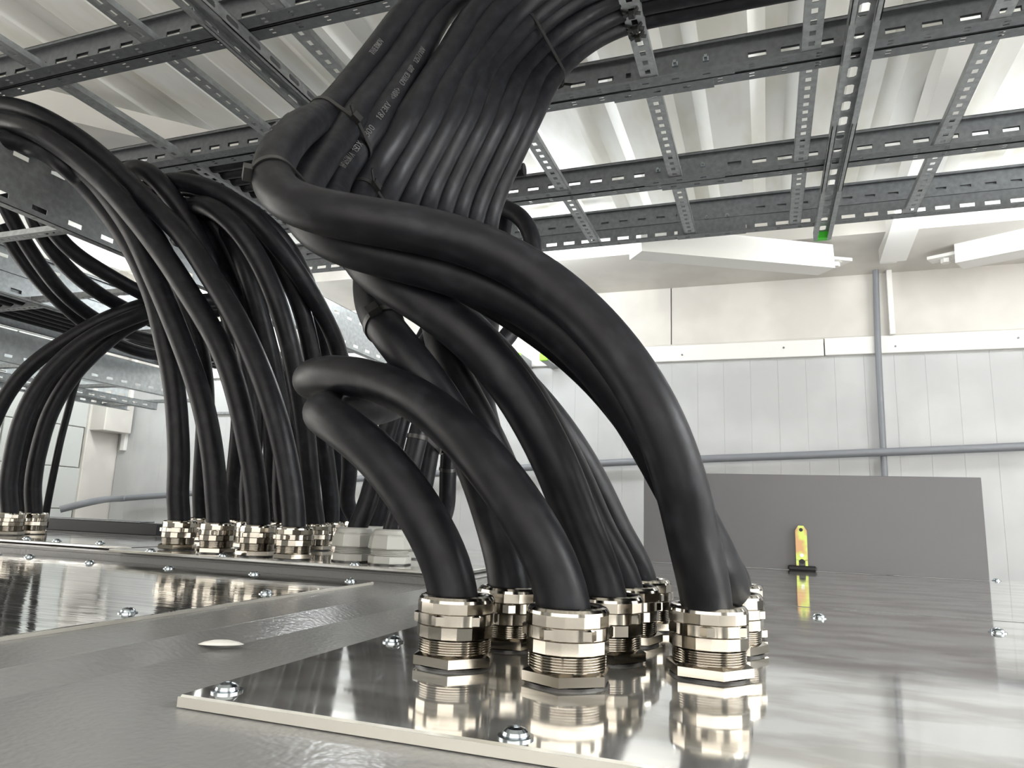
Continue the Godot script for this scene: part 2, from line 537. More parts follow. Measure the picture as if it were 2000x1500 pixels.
func materials() -> void:
	var m := mat("rubber", Color(0.86, 0.89, 0.96), 0.5)
	m.albedo_texture = tex(noise(3, 0.012, 5), Color(0.075, 0.074, 0.08), Color(0.145, 0.142, 0.146), 0.45, 0.95)
	m.roughness_texture = tex(noise(5, 0.01, 4), grey(0.72), grey(1.0))
	m.uv1_scale = Vector3(1.0, 5.0, 1.0)
	m.metallic_specular = 0.30
	m.rim_enabled = false
	m = mat("nylon", grey(0.09), 0.38)
	m = mat("print", grey(0.30), 0.7)
	m = mat("nickel", Color(0.63, 0.61, 0.575), 0.15, 1.0)
	m.roughness_texture = tex(noise(8, 0.02, 3), grey(0.7), grey(1.0))
	m = mat("steel", Color(0.62, 0.65, 0.67), 0.2, 1.0)
	m = mat("zinc", Color(0.46, 0.475, 0.485), 0.42, 0.55)
	m.albedo_texture = tex(noise(11, 0.03, 3), grey(0.84), grey(1.0))
	m.uv1_triplanar = true; m.uv1_world_triplanar = true; m.uv1_scale = Vector3(3, 3, 3)
	m = mat("zinc_light", Color(0.62, 0.635, 0.64), 0.40, 0.55)
	m.albedo_texture = tex(noise(12, 0.03, 3), grey(0.84), grey(1.0))
	m.uv1_triplanar = true; m.uv1_world_triplanar = true; m.uv1_scale = Vector3(3, 3, 3)
	m = mat("bright_zinc", Color(0.82, 0.84, 0.845), 0.36, 0.8)
	m.albedo_texture = tex(noise(13, 0.02, 4), grey(0.86), grey(1.0))
	m.uv1_triplanar = true; m.uv1_world_triplanar = true; m.uv1_scale = Vector3(3, 3, 3)
	m = mat("aluminium", Color(0.96, 0.96, 0.955), 0.10, 0.88)
	m.albedo_texture = tex(noise(21, 0.008, 5), Color(0.84, 0.83, 0.81), grey(1.0), 0.28, 0.6)
	m.roughness_texture = tex(noise(22, 0.012, 5), grey(0.5), grey(1.0), 0.25, 0.8)
	m.uv1_triplanar = true; m.uv1_world_triplanar = true; m.uv1_scale = Vector3(1.6, 2, 4.0)
	m = mat("milled_aluminium", Color(0.90, 0.90, 0.89), 0.12, 0.9)
	m.albedo_texture = tex(noise(23, 0.012, 5), grey(0.78), grey(1.0), 0.25, 0.6)
	m.roughness_texture = tex(noise(24, 0.014, 5), grey(0.35), grey(1.0), 0.35, 0.75)
	m.normal_enabled = true; m.normal_texture = bumps(noise(25, 0.02, 3), 2.0); m.normal_scale = 0.12
	m.uv1_triplanar = true; m.uv1_world_triplanar = true; m.uv1_scale = Vector3(0.8, 2, 14.0)
	m = mat("cut_edge", Color(0.80, 0.79, 0.76), 0.42, 0.6)
	m = mat("grey_paint", Color(0.50, 0.50, 0.495), 0.27)
	m.normal_enabled = true; m.normal_texture = bumps(noise(31, 0.05, 2), 2.0); m.normal_scale = 0.35
	m.uv1_triplanar = true; m.uv1_world_triplanar = true; m.uv1_scale = Vector3(5, 5, 5)
	m = mat("panel_grey", Color(0.32, 0.315, 0.325), 0.36)
	m = mat("white_paint", Color(0.88, 0.875, 0.86), 0.45)
	m = mat("cream", Color(0.83, 0.815, 0.79), 0.5)
	m.albedo_texture = tex(noise(41, 0.004, 4), grey(0.94), grey(1.0), 0.3, 0.7)
	m.uv1_triplanar = true; m.uv1_world_triplanar = true
	m = mat("wall_white", Color(0.725, 0.73, 0.73), 0.42)
	m.albedo_texture = tex(noise(42, 0.004, 4), grey(0.95), grey(1.0), 0.3, 0.7)
	m.uv1_triplanar = true; m.uv1_world_triplanar = true
	m = mat("roof_white", Color(0.90, 0.90, 0.885), 0.5)
	m.albedo_texture = tex(noise(43, 0.006, 4), Color(0.94, 0.93, 0.90), grey(1.0), 0.2, 0.6)
	m.uv1_triplanar = true; m.uv1_world_triplanar = true; m.uv1_scale = Vector3(2, 2, 0.6)
	m = mat("block_grey", Color(0.76, 0.77, 0.76), 0.7)
	m = mat("mortar", Color(0.80, 0.79, 0.75), 0.8)
	m = mat("floor_grey", Color(0.45, 0.45, 0.44), 0.6)
	m = mat("pvc", Color(0.47, 0.48, 0.50), 0.42)
	m = mat("polyamide", Color(0.60, 0.60, 0.58), 0.42)
	m = mat("yellow_zinc", Color(0.76, 0.71, 0.52), 0.34, 0.6)
	m.albedo_texture = tex(noise(51, 0.02, 2), Color(0.85, 0.72, 0.72), Color(0.86, 1.0, 0.72), 0.3, 0.7)
	m.uv1_triplanar = true; m.uv1_scale = Vector3(2.5, 2.5, 2.5)
	m = mat("black_plastic", Color(0.07, 0.07, 0.085), 0.6)
	m = mat("green", Color(0.24, 0.72, 0.16), 0.45)
	m = mat("lime", Color(0.55, 0.83, 0.18), 0.45)
	m = mat("red", Color(0.55, 0.08, 0.08), 0.5)
	m = mat("glow", Color(0.9, 0.9, 0.9), 0.5)
	m.emission_enabled = true; m.emission = Color(1.0, 0.98, 0.95); m.emission_energy_multiplier = 3.0

func slab(lo: Vector3, hi: Vector3) -> Shape:
	var s := Shape.new()
	s.box(lo, hi)
	return s

func cslab(lo: Vector3, hi: Vector3, r: float) -> Shape:
	var s := Shape.new()
	s.cbox(lo, hi, r)
	return s

func room() -> void:
	var o := structure("floor", slab(Vector3(-4.1, -2.2, -3.5), Vector3(2.5, -2.1, 1.9)), M.floor_grey, "grey floor far below the cabinets")
	structure("wall_right", slab(Vector3(2.3, -2.1, -2.9), Vector3(2.4, 1.47, 1.8)), M.wall_white, "white wall on the right")
	structure("wall_front", slab(Vector3(-4.0, -2.1, 1.6), Vector3(2.4, 1.47, 1.7)), M.wall_white, "white wall behind the viewer")
	# corrugated roof: one sheet, ribs along z
	var s := Shape.new()
	var y0 := 1.309
	var y1 := 1.338
	var x := -0.13 - 0.2548 * 14
	while x < 2.5:
		var xs := [x, x + 0.1184, x + 0.1603, x + 0.213, x + 0.2548]
		var ys := [y0, y0, y1, y1, y0]
		for k in 4:
			var a := Vector3(xs[k], ys[k], -3.22); var b := Vector3(xs[k + 1], ys[k + 1], -3.22)
			var nn := Vector3(ys[k + 1] - ys[k], -(xs[k + 1] - xs[k]), 0).normalized()
			s.obox(a, b - a, Vector3(0, 0, 4.85), -nn * 0.0015)
		x += 0.2548
	s.box(Vector3(-3.978, 1.374, -3.393), Vector3(2.925, 1.444, 2.106))
	o = structure("ceiling", s, M.roof_white, "white corrugated steel roof")
	# back wall: ribbed boards, a trim board and a cream header above
	o = structure("wall_back", slab(Vector3(-3.978, -2.1, -3.358), Vector3(2.808, 1.444, -3.236)), M.wall_white, "back wall of white ribbed boards under a cream header")
	var board := Shape.new()
	board.cbox(Vector3(0, -2.1, -3.239), Vector3(0.1127, 0.826, -3.22), 0.0006)
	var bm := board.mesh(M.wall_white)
	for k in 58: copy_part("wall_board", bm, o, Vector3(-3.662 + 0.1129 * k, 0, 0.0002 * ((k * 7) % 3)))
	for e in [[-3.74, -0.392], [-0.387, 2.4]]:
		part("header_plate", slab(Vector3(e[0], 0.882, -3.2386), Vector3(e[1], 1.198, -3.2175)), M.cream, o)
	s = Shape.new()
	s.tube(PackedVector3Array([Vector3(-3.627, 0.9009, -3.215), Vector3(2.691, 0.9009, -3.215)]), 0.004, 8)
	part("sealant_bead", s, M.cream, o)
	var t := Node3D.new()
	t.name = "trim_1"; add_child(t); tag(t, "white trim boards across the back wall under the cream header", "", "", "structure")
	part("trim_board", cslab(Vector3(-3.627, 0.8225, -3.229), Vector3(0.2492, 0.8951, -3.2), 0.0015), M.white_paint, t)
	part("trim_board", cslab(Vector3(0.2539, 0.8237, -3.229), Vector3(2.691, 0.8974, -3.198), 0.0015), M.white_paint, t)
	for k in 9:
		var d := Shape.new()
		var p := PackedVector3Array([Vector3(-1.2 + 0.43 * k, 0.85 + 0.014 * (k % 2), -3.203), Vector3(-1.2 + 0.43 * k, 0.85 + 0.014 * (k % 2), -3.195)])
		d.tube(p, 0.004, 10)
		part("screw_head", d, M.zinc, t)
	s = slab(Vector3(-3.744, 1.175, -3.229), Vector3(2.808, 1.362, -2.744))
	structure("trim_2", s, M.cream, "cream boxed beam where the roof meets the back wall")
	# left wall of painted blocks with a cream column in the corner
	o = structure("wall_left", slab(Vector3(-3.978, -2.1, -3.393), Vector3(-3.704, 1.444, 2.106)), M.mortar, "left wall of pale blocks")
	var bl := Shape.new()
	bl.cbox(Vector3(-3.721, -0.0187, 0), Vector3(-3.686, 0.2071, 0.4598), 0.003)
	var blm := bl.mesh(M.block_grey)
	for r in 6:
		for k in 6:
			copy_part("block", blm, o, Vector3(0, -0.155 + 0.23 * r, -3.0 + 0.468 * k - 0.234 * (r % 2)))
	part("corner_column", cslab(Vector3(-3.697, -2.1, -3.253), Vector3(-3.668, 1.268, -3.007), 0.004), M.cream, o)
	part("column_ledge", cslab(Vector3(-3.674, 0.502, -3.206), Vector3(-3.557, 0.7067, -3.019), 0.004), M.cream, o)
	part("corner_angle", cslab(Vector3(-3.627, 0.4025, -3.229), Vector3(-3.592, 1.151, -3.2), 0.003), M.white_paint, o)

func cabinet_screws(plate: Node, sm: Mesh, pts: Array, y: float) -> void:
	for p in pts: copy_part("screw", sm, plate, Vector3(p[0], y, p[1]))

func cabinets() -> void:
	var sm := screw_shape().mesh(M.steel)
	# near cabinet
	var c := thing("switchgear_cabinet", "grey cabinet top in the foreground with shiny gland plates and standing grey barrier", "cabinet", "grey cabinets")
	part("body", slab(Vector3(-0.432, -2.1, -2.01), Vector3(1.7, -0.0095, 0.75)), M.grey_paint, c)
	part("top_panel", cslab(Vector3(-0.430, -0.012, -2.02), Vector3(1.7, -0.0075, 0.75), 0.002), M.grey_paint, c)
	var p := part("gland_plate", cslab(Vector3(-0.326, -0.0065, -1.088), Vector3(1.5, 0.0, -0.351), 0.0012), M.aluminium, c)
	part("cut_edge", slab(Vector3(-0.3262, -0.0068, -0.3515), Vector3(1.5, -0.0012, -0.3505)), M.cut_edge, p)
	cabinet_screws(p, sm, [[-0.307, -0.369], [-0.122, -0.363], [0.062, -0.363], [-0.302, -0.564], [-0.302, -0.77], [-0.302, -0.976], [-0.124, -0.976], [0.057, -0.976], [0.241, -0.967], [0.43, -0.967]], 0.0)
	p = part("rear_gland_plate", cslab(Vector3(-0.33, -0.0065, -2.005), Vector3(1.5, 0.0, -1.096), 0.0012), M.aluminium, c)
	cabinet_screws(p, sm, [[0.501, -1.985], [0.7, -1.985]], 0.0)
	# left cabinet
	c = thing("switchgear_cabinet", "grey cabinet top at left with a long mirror-like gland plate", "cabinet", "grey cabinets")
	part("body", slab(Vector3(-2.4, -2.1, -1.05), Vector3(-0.47, -0.0065, 0.75)), M.grey_paint, c)
	part("top_panel", cslab(Vector3(-2.4, -0.009, -1.052), Vector3(-0.468, -0.004, 0.75), 0.0015), M.grey_paint, c)
	var s := Shape.new()
	s.tube(PackedVector3Array([Vector3(-0.467, -0.0035, 0.75), Vector3(-0.467, -0.0035, -1.05)]), 0.0045, 14)
	s.obox(Vector3(-0.4655, 0.0007, -1.05), Vector3(0.0335, -0.0095, 0), Vector3(-0.003, -0.02, 0), Vector3(0, 0, 1.8))
	part("edge_fold", s, M.grey_paint, c)
	s = Shape.new()
	var blob := [[0.0, 0.0045], [0.005, 0.004], [0.010, 0.0022], [0.013, 0.0]]
	s.lathe(blob, 20)
	var pb := part("paint_drip", s, M.white_paint, c)
	pb.position = Vector3(-0.4288, -0.004, -0.5025)
	pb.scale = Vector3(1.4, 0.8, 0.55); pb.rotation.y = 0.5
	p = part("gland_plate", cslab(Vector3(-1.42, -0.0040, -1.003), Vector3(-0.578, 0.0, -0.2), 0.001), M.milled_aluminium, c)
	part("cut_edge", slab(Vector3(-0.5785, -0.0039, -1.0025), Vector3(-0.5775, -0.0006, -0.2)), M.cut_edge, p)
	cabinet_screws(p, sm, [[-0.603, -0.568], [-0.602, -0.778], [-0.608, -0.985], [-0.786, -0.981], [-0.952, -0.970], [-1.123, -0.962], [-1.301, -0.985], [-1.38, -0.978]], 0.0)
	# rear cabinet
	c = thing("switchgear_cabinet", "raised grey cabinet top behind, carrying the standing rear cables", "cabinet", "grey cabinets")
	part("body", slab(Vector3(-2.4, -2.1, -1.75), Vector3(-0.434, 0.009, -1.056)), M.grey_paint, c)
	part("top_panel", cslab(Vector3(-2.4, 0.006, -1.75), Vector3(-0.434, 0.012, -1.055), 0.002), M.grey_paint, c)
	p = part("gland_plate", cslab(Vector3(-1.16, 0.0145, -1.73), Vector3(-0.45, 0.02, -1.03), 0.001), M.aluminium, c)
	cabinet_screws(p, sm, [[-1.074, -1.045], [-0.908, -1.045], [-0.639, -1.045], [-0.502, -1.045]], 0.02)
	p = part("side_gland_plate", cslab(Vector3(-2.2, 0.0145, -1.50), Vector3(-1.18, 0.02, -1.10), 0.001), M.aluminium, c)
	cabinet_screws(p, sm, [[-1.538, -1.152], [-1.421, -1.131], [-1.323, -1.152], [-1.25, -1.48]], 0.02)
	# black cover channel at the back left
	c = thing("cover_channel", "flat black channel lying behind the far left glands", "channel")
	part("channel", cslab(Vector3(-2.3, 0.0122, -1.70), Vector3(-1.683, 0.046, -1.65), 0.0015), M.black_plastic, c)
	part("lid", cslab(Vector3(-2.3, 0.0462, -1.715), Vector3(-1.76, 0.0505, -1.66), 0.001), M.zinc, c)
	# standing barrier with its latch
	c = thing("barrier_panel", "dull grey sheet standing upright on the rear gland plate", "panel")
	part("sheet", cslab(Vector3(-0.313, 0.0005, -1.963), Vector3(0.481, 0.237, -1.959), 0.0008), M.panel_grey, c)
	c = thing("latch", "yellow zinc latch bar on a black foot in front of the grey sheet", "latch")
	var q: Vector3 = Vector3(0.0803, 0.0035, -1.945)
	s = Shape.new()
	var outline := [Vector3(-0.0135, 0.022, 0), Vector3(0.0135, 0.022, 0), Vector3(0.0135, 0.094, 0), Vector3(0.006, 0.106, 0), Vector3(-0.006, 0.106, 0), Vector3(-0.0135, 0.094, 0)]
	var fr := []
	var bk := []
	for v in outline:
		fr.append(q + v + Vector3(0, 0, 0.002)); bk.append(q + v - Vector3(0, 0, 0.002))
	s.face(fr, Vector3.BACK); s.face(bk, Vector3.FORWARD)
	for k in 6:
		var d: Vector3 = outline[(k + 1) % 6] - outline[k]
		s.quad(fr[k], fr[(k + 1) % 6], bk[(k + 1) % 6], bk[k], Vector3(d.y, -d.x, 0).normalized())
	for e in [-1.0, 1.0]: s.box(q + Vector3(e * 0.0105 - 0.003, 0.008, -0.002), q + Vector3(e * 0.0105 + 0.003, 0.023, 0.002))
	part("bar", s, M.yellow_zinc, c)
	for e in [[0.096, 0.0045, "black_plastic"], [0.034, 0.0045, "steel"], [0.019, 0.006, "black_plastic"]]:
		s = Shape.new()
		s.tube(PackedVector3Array([q + Vector3(0, e[0], 0.0), q + Vector3(0, e[0], 0.0035)]), e[1], 14)
		part("rivet", s, M[e[2]], c)
	part("foot", cslab(Vector3(q.x - 0.033, 0.0005, q.z - 0.010), Vector3(q.x + 0.033, 0.012, q.z + 0.008), 0.003), M.black_plastic, c)

func trays() -> void:
	K = 1.25
	var rungs := []
	for k in 11: rungs.append(0.3173 + 0.3125 * k)
	var near_rungs := []
	for k in 12: near_rungs.append(0.0614 + 0.3125 * k)
	var r6 := [[0.022, 0.031, 0.028, 0.05, 0.011]]
	var x := Vector3.RIGHT
	var fw := Vector3.FORWARD
	tray("nearest overhead ladder tray, crossing the top left corner", Vector3(-1.8301, 1.0160, -0.5769), x, fw, 3.8462, 0.3974, 0.0750, near_rungs, r6)
	tray("overhead ladder tray that takes the flat cable bundle", Vector3(-1.7735, 1.0160, -0.9797), x, fw, 3.8216, 0.3953, 0.0750, rungs, r6, [1.5246])
	tray("overhead ladder tray behind the bundle's one, empty on the right", Vector3(-1.7735, 1.0160, -1.3800), x, fw, 3.8216, 0.4513, 0.0750, rungs, r6, [1.4818])
	tray("rearmost overhead ladder tray with deep double-slotted rails", Vector3(-1.7735, 1.0160, -1.8362), x, fw, 3.8216, 0.4013, 0.0750, rungs, r6, [1.5246], 0.012, 0.125, [[0.013, 0.022, 0.030, 0.05, 0.011], [0.062, 0.068, 0.022, 0.05, 0.015]])
	strut("slotted strut crossing under the trays at right, green plug in its end", Vector3(0.1875, 0.9882, -0.2137), -2.073, true)
	strut("slotted strut crossing under the trays at upper left", Vector3(-0.9466, 0.9882, -0.2137), -1.389, false)
	K = 1.0
	# trays on the left, running towards the back wall
	var rz := []
	for k in 6: rz.append(0.30 + 0.43 * k)
	var tall := [[0.014, 0.026, 0.036, 0.09, 0.02], [0.115, 0.126, 0.036, 0.09, 0.05]]
	RAIL = "zinc_light"
	tray("tall ladder tray on the left with a wide slotted side rail facing the room", Vector3(-1.55, 0.738, -0.85), fw, -x, 1.85, 0.70, 0.155, rz, tall)
	RAIL = "zinc"
	tray("ladder tray further left, packed with dark cables", Vector3(-2.255, 0.738, -0.9), fw, -x, 1.8, 0.41, 0.08, rz, [[0.03, 0.042, 0.04, 0.09, 0.02]])
	RAIL = "bright_zinc"
	tray("bright lower ladder tray at far left with slots along its bottom edge", Vector3(-2.70, 0.610, -1.2), fw, -x, 1.5, 0.35, 0.125, rz, [[0.02, 0.031, 0.03, 0.075, 0.02]])
	RAIL = "zinc_light"
	tray("lowest ladder tray at far left, nearest the block wall", Vector3(-2.88, 0.565, -1.6), fw, -x, 1.13, 0.2, 0.035, [0.2, 0.6, 1.0], [[0.012, 0.022, 0.03, 0.06, 0.02]])
	for k in 6:
		var s := Shape.new()
		var p := PackedVector3Array([Vector3(-2.30 - 0.055 * k, 0.765, -0.95), Vector3(-2.30 - 0.055 * k, 0.765, -2.65)])
		s.tube(p, 0.02, 14)
		whole("power_cable", s, M.rubber, "straight black cable in the packed far left tray, %s" % ["first from its near rail", "second from its near rail", "third from its near rail", "third from its far rail", "second from its far rail", "first from its far rail"][k], "cable", "straight cables in the packed tray")
	for e in [[Vector3(-0.943, 0.8296, -3.04), "green-capped bracket arm on the back wall, right one"], [Vector3(-1.075, 0.8326, -3.04), "green-capped bracket arm on the back wall, left one"]]:
		var q: Vector3 = e[0]
		var t := thing("bracket_arm", e[1], "bracket", "green-capped bracket arms")
		part("arm", cslab(Vector3(q.x - 0.019, q.y - 0.019, -3.22), Vector3(q.x + 0.019, q.y + 0.019, q.z), 0.002), M.zinc_light, t)
		part("end_cap", cslab(Vector3(q.x - 0.0195, q.y - 0.0195, q.z), Vector3(q.x + 0.0195, q.y + 0.0195, q.z + 0.012), 0.003), M.lime, t)

func bracing() -> void:
	var defs := [
		[Vector3(0.24, 1.115, -2.829), Vector3(-0.4081, 1.062, -2.347), "white square roof brace slanting left from the joint on the back wall"],
		[Vector3(0.7171, 1.147, -2.973), Vector3(1.147, 1.14, -2.741), "white square roof brace slanting right from the joint on the back wall"],
		[Vector3(0.4854, 1.167, -2.929), Vector3(0.4847, 1.29, -1.705), "white square roof tube running forward from the back wall joint"]]
	for d in defs:
		var a: Vector3 = d[0]
		var b: Vector3 = d[1]
		var t := thing("roof_brace", d[2], "brace", "white roof braces")
		var s := Shape.new()
		bar(s, a, b, 0.092, 0.092)
		part("square_tube", s, M.white_paint, t)
		var n := (a - b).normalized()
		s = Shape.new()
		bar(s, a, a + n * 0.10, 0.06, 0.012)
		part("lug", s, M.white_paint, t)
		s = Shape.new()
		s.lathe([[0.0, -0.024], [0.017, -0.024], [0.017, -0.008], [0.024, -0.007], [0.024, -0.004], [0.0, -0.004]], 6, a + n * 0.045, true)
		part("bolt", s, M.white_paint, t)
	var s := Shape.new()
	s.cbox(Vector3(0.5007, 0.8981, -3.2), Vector3(0.5217, 1.178, -3.18), 0.002)
	whole("hanging_bar", s, M.white_paint, "narrow white flat bar hanging beside the grey conduit", "bar")
	s = Shape.new()
	bar(s, Vector3(-2.16, 1.235, -1.17), Vector3(-1.46, 1.235, -1.9), 0.15, 0.08)
	whole("roof_brace", s, M.cream, "cream roof member in the shade above the left trays", "brace", "white roof braces")

func _ready() -> void:
	var cam := Camera3D.new()
	cam.name = "camera"
	add_child(cam)
	cam.transform = Transform3D(Basis(Vector3(0.942384, 0.036173, -0.332572), Vector3(0.026935, 0.982705, 0.183209), Vector3(0.333448, -0.181611, 0.925111)).orthonormalized(), Vector3(0, 0.11, 0))
	cam.fov = rad_to_deg(2.0 * atan(750.0 / 1383.2))
	cam.near = 0.01
	cam.current = true
	var we := WorldEnvironment.new()
	we.name = "environment"
	var e := Environment.new()
	e.background_mode = Environment.BG_COLOR
	e.background_color = Color(0.02, 0.02, 0.02)
	e.ambient_light_source = Environment.AMBIENT_SOURCE_DISABLED
	e.tonemap_mode = Environment.TONE_MAPPER_LINEAR
	e.tonemap_exposure = 0.9
	e.sdfgi_enabled = true; e.ssao_enabled = true; e.ssil_enabled = true
	we.environment = e
	add_child(we)
	materials()
	lamp("batten lamp hung behind the rearmost overhead tray, right of the bundle", Vector3(0.95, 1.19, -2.49), Vector3.RIGHT, 1.3, 0.36)
	lamp("batten lamp under the roof between the bundle and the back wall", Vector3(-1.15, 1.19, -2.5), Vector3.RIGHT, 1.0, 0.8)
	lamp("batten lamp under the roof in the far left corner, above the packed tray", Vector3(-2.75, 1.19, -2.7), Vector3.RIGHT, 1.0, 0.8)
	lamp("batten lamp under the roof at the right wall side", Vector3(1.9, 1.24, -0.8), Vector3.BACK, 1.2, 4.0)
	panel_lamp("large flat light panel on the wall behind the viewer", Vector3(0.2, 0.2, 1.59), 0.0, Vector2(3.2, 2.2), 0.9)
	panel_lamp("large flat light panel on the left wall beyond the view", Vector3(-3.67, 0.45, -0.4), -PI / 2, Vector2(2.8, 2.2), 2.0)
	panel_lamp("large flat light panel on the right wall beyond the view", Vector3(2.28, 0.45, -0.7), PI / 2, Vector2(2.8, 2.2), 1.3)
	room()
	cabinets()
	trays()
	bracing()
	cable("g3", [Vector3(-0.0427, 0.012, -0.567), Vector3(-0.043, 0.0546, -0.5629), Vector3(-0.0464, 0.0839, -0.5288), Vector3(-0.0524, 0.1239, -0.5095), Vector3(-0.0644, 0.1669, -0.5026), Vector3(-0.0844, 0.2074, -0.5024), Vector3(-0.1106, 0.2441, -0.5045), Vector3(-0.1419, 0.2767, -0.5045), Vector3(-0.1776, 0.3034, -0.4981), Vector3(-0.2165, 0.32, -0.4826), Vector3(-0.2566, 0.3278, -0.4632), Vector3(-0.2993, 0.3347, -0.4503), Vector3(-0.3426, 0.3469, -0.4482), Vector3(-0.3805, 0.3686, -0.4586), Vector3(-0.4069, 0.3998, -0.4774), Vector3(-0.4219, 0.4349, -0.5015), Vector3(-0.4342, 0.4676, -0.5301), Vector3(-0.4474, 0.4978, -0.5612), Vector3(-0.463, 0.525, -0.5936), Vector3(-0.4812, 0.5503, -0.6264), Vector3(-0.4969, 0.5771, -0.6593), Vector3(-0.5073, 0.6079, -0.6906), Vector3(-0.5134, 0.6427, -0.7189), Vector3(-0.5162, 0.6797, -0.7446), Vector3(-0.5169, 0.7179, -0.769), Vector3(-0.5165, 0.7564, -0.7927), Vector3(-0.5157, 0.7953, -0.8158), Vector3(-0.5139, 0.8348, -0.8378), Vector3(-0.5096, 0.874, -0.8599), Vector3(-0.5014, 0.9116, -0.8836), Vector3(-0.4905, 0.9473, -0.9092), Vector3(-0.478, 0.9816, -0.9359), Vector3(-0.4638, 1.015, -0.963), Vector3(-0.4471, 1.047, -0.9898), Vector3(-0.4258, 1.078, -1.015), Vector3(-0.3955, 1.104, -1.036), Vector3(-0.3542, 1.119, -1.045), Vector3(-0.3093, 1.124, -1.047), Vector3(-0.2642, 1.127, -1.048), Vector3(-0.219, 1.129, -1.049), Vector3(-0.1738, 1.129, -1.049), Vector3(-0.1285, 1.13, -1.049), Vector3(-0.0833, 1.129, -1.049), Vector3(-0.0381, 1.129, -1.049), Vector3(0.0072, 1.129, -1.049), Vector3(0.0524, 1.128, -1.048), Vector3(0.0976, 1.127, -1.048), Vector3(0.1429, 1.127, -1.048), Vector3(0.1881, 1.126, -1.048), Vector3(0.2333, 1.125, -1.047), Vector3(0.2786, 1.125, -1.047), Vector3(0.3238, 1.125, -1.047), Vector3(0.369, 1.125, -1.047), Vector3(0.4143, 1.125, -1.047), Vector3(0.4595, 1.125, -1.047), Vector3(0.5048, 1.125, -1.047), Vector3(0.55, 1.125, -1.047), Vector3(0.5952, 1.125, -1.047), Vector3(0.6405, 1.125, -1.047), Vector3(0.6857, 1.125, -1.047), Vector3(0.7309, 1.125, -1.047), Vector3(0.7762, 1.125, -1.047), Vector3(0.8214, 1.125, -1.047), Vector3(0.8667, 1.125, -1.047), Vector3(0.9119, 1.125, -1.047), Vector3(0.9571, 1.125, -1.047), Vector3(1.002, 1.125, -1.047), Vector3(1.048, 1.125, -1.047), Vector3(1.093, 1.125, -1.047), Vector3(1.138, 1.125, -1.047), Vector3(1.183, 1.125, -1.047), Vector3(1.229, 1.125, -1.047), Vector3(1.274, 1.125, -1.047), Vector3(1.319, 1.125, -1.047), Vector3(1.364, 1.125, -1.047), Vector3(1.409, 1.125, -1.047), Vector3(1.455, 1.125, -1.047), Vector3(1.5, 1.125, -1.047)], 0.0187, "thick black cable from the frontmost right gland, sweeping over to the tight left bend", "black cables from the near plate up to the overhead tray", "rubber", "power_cable", 28, "cable")
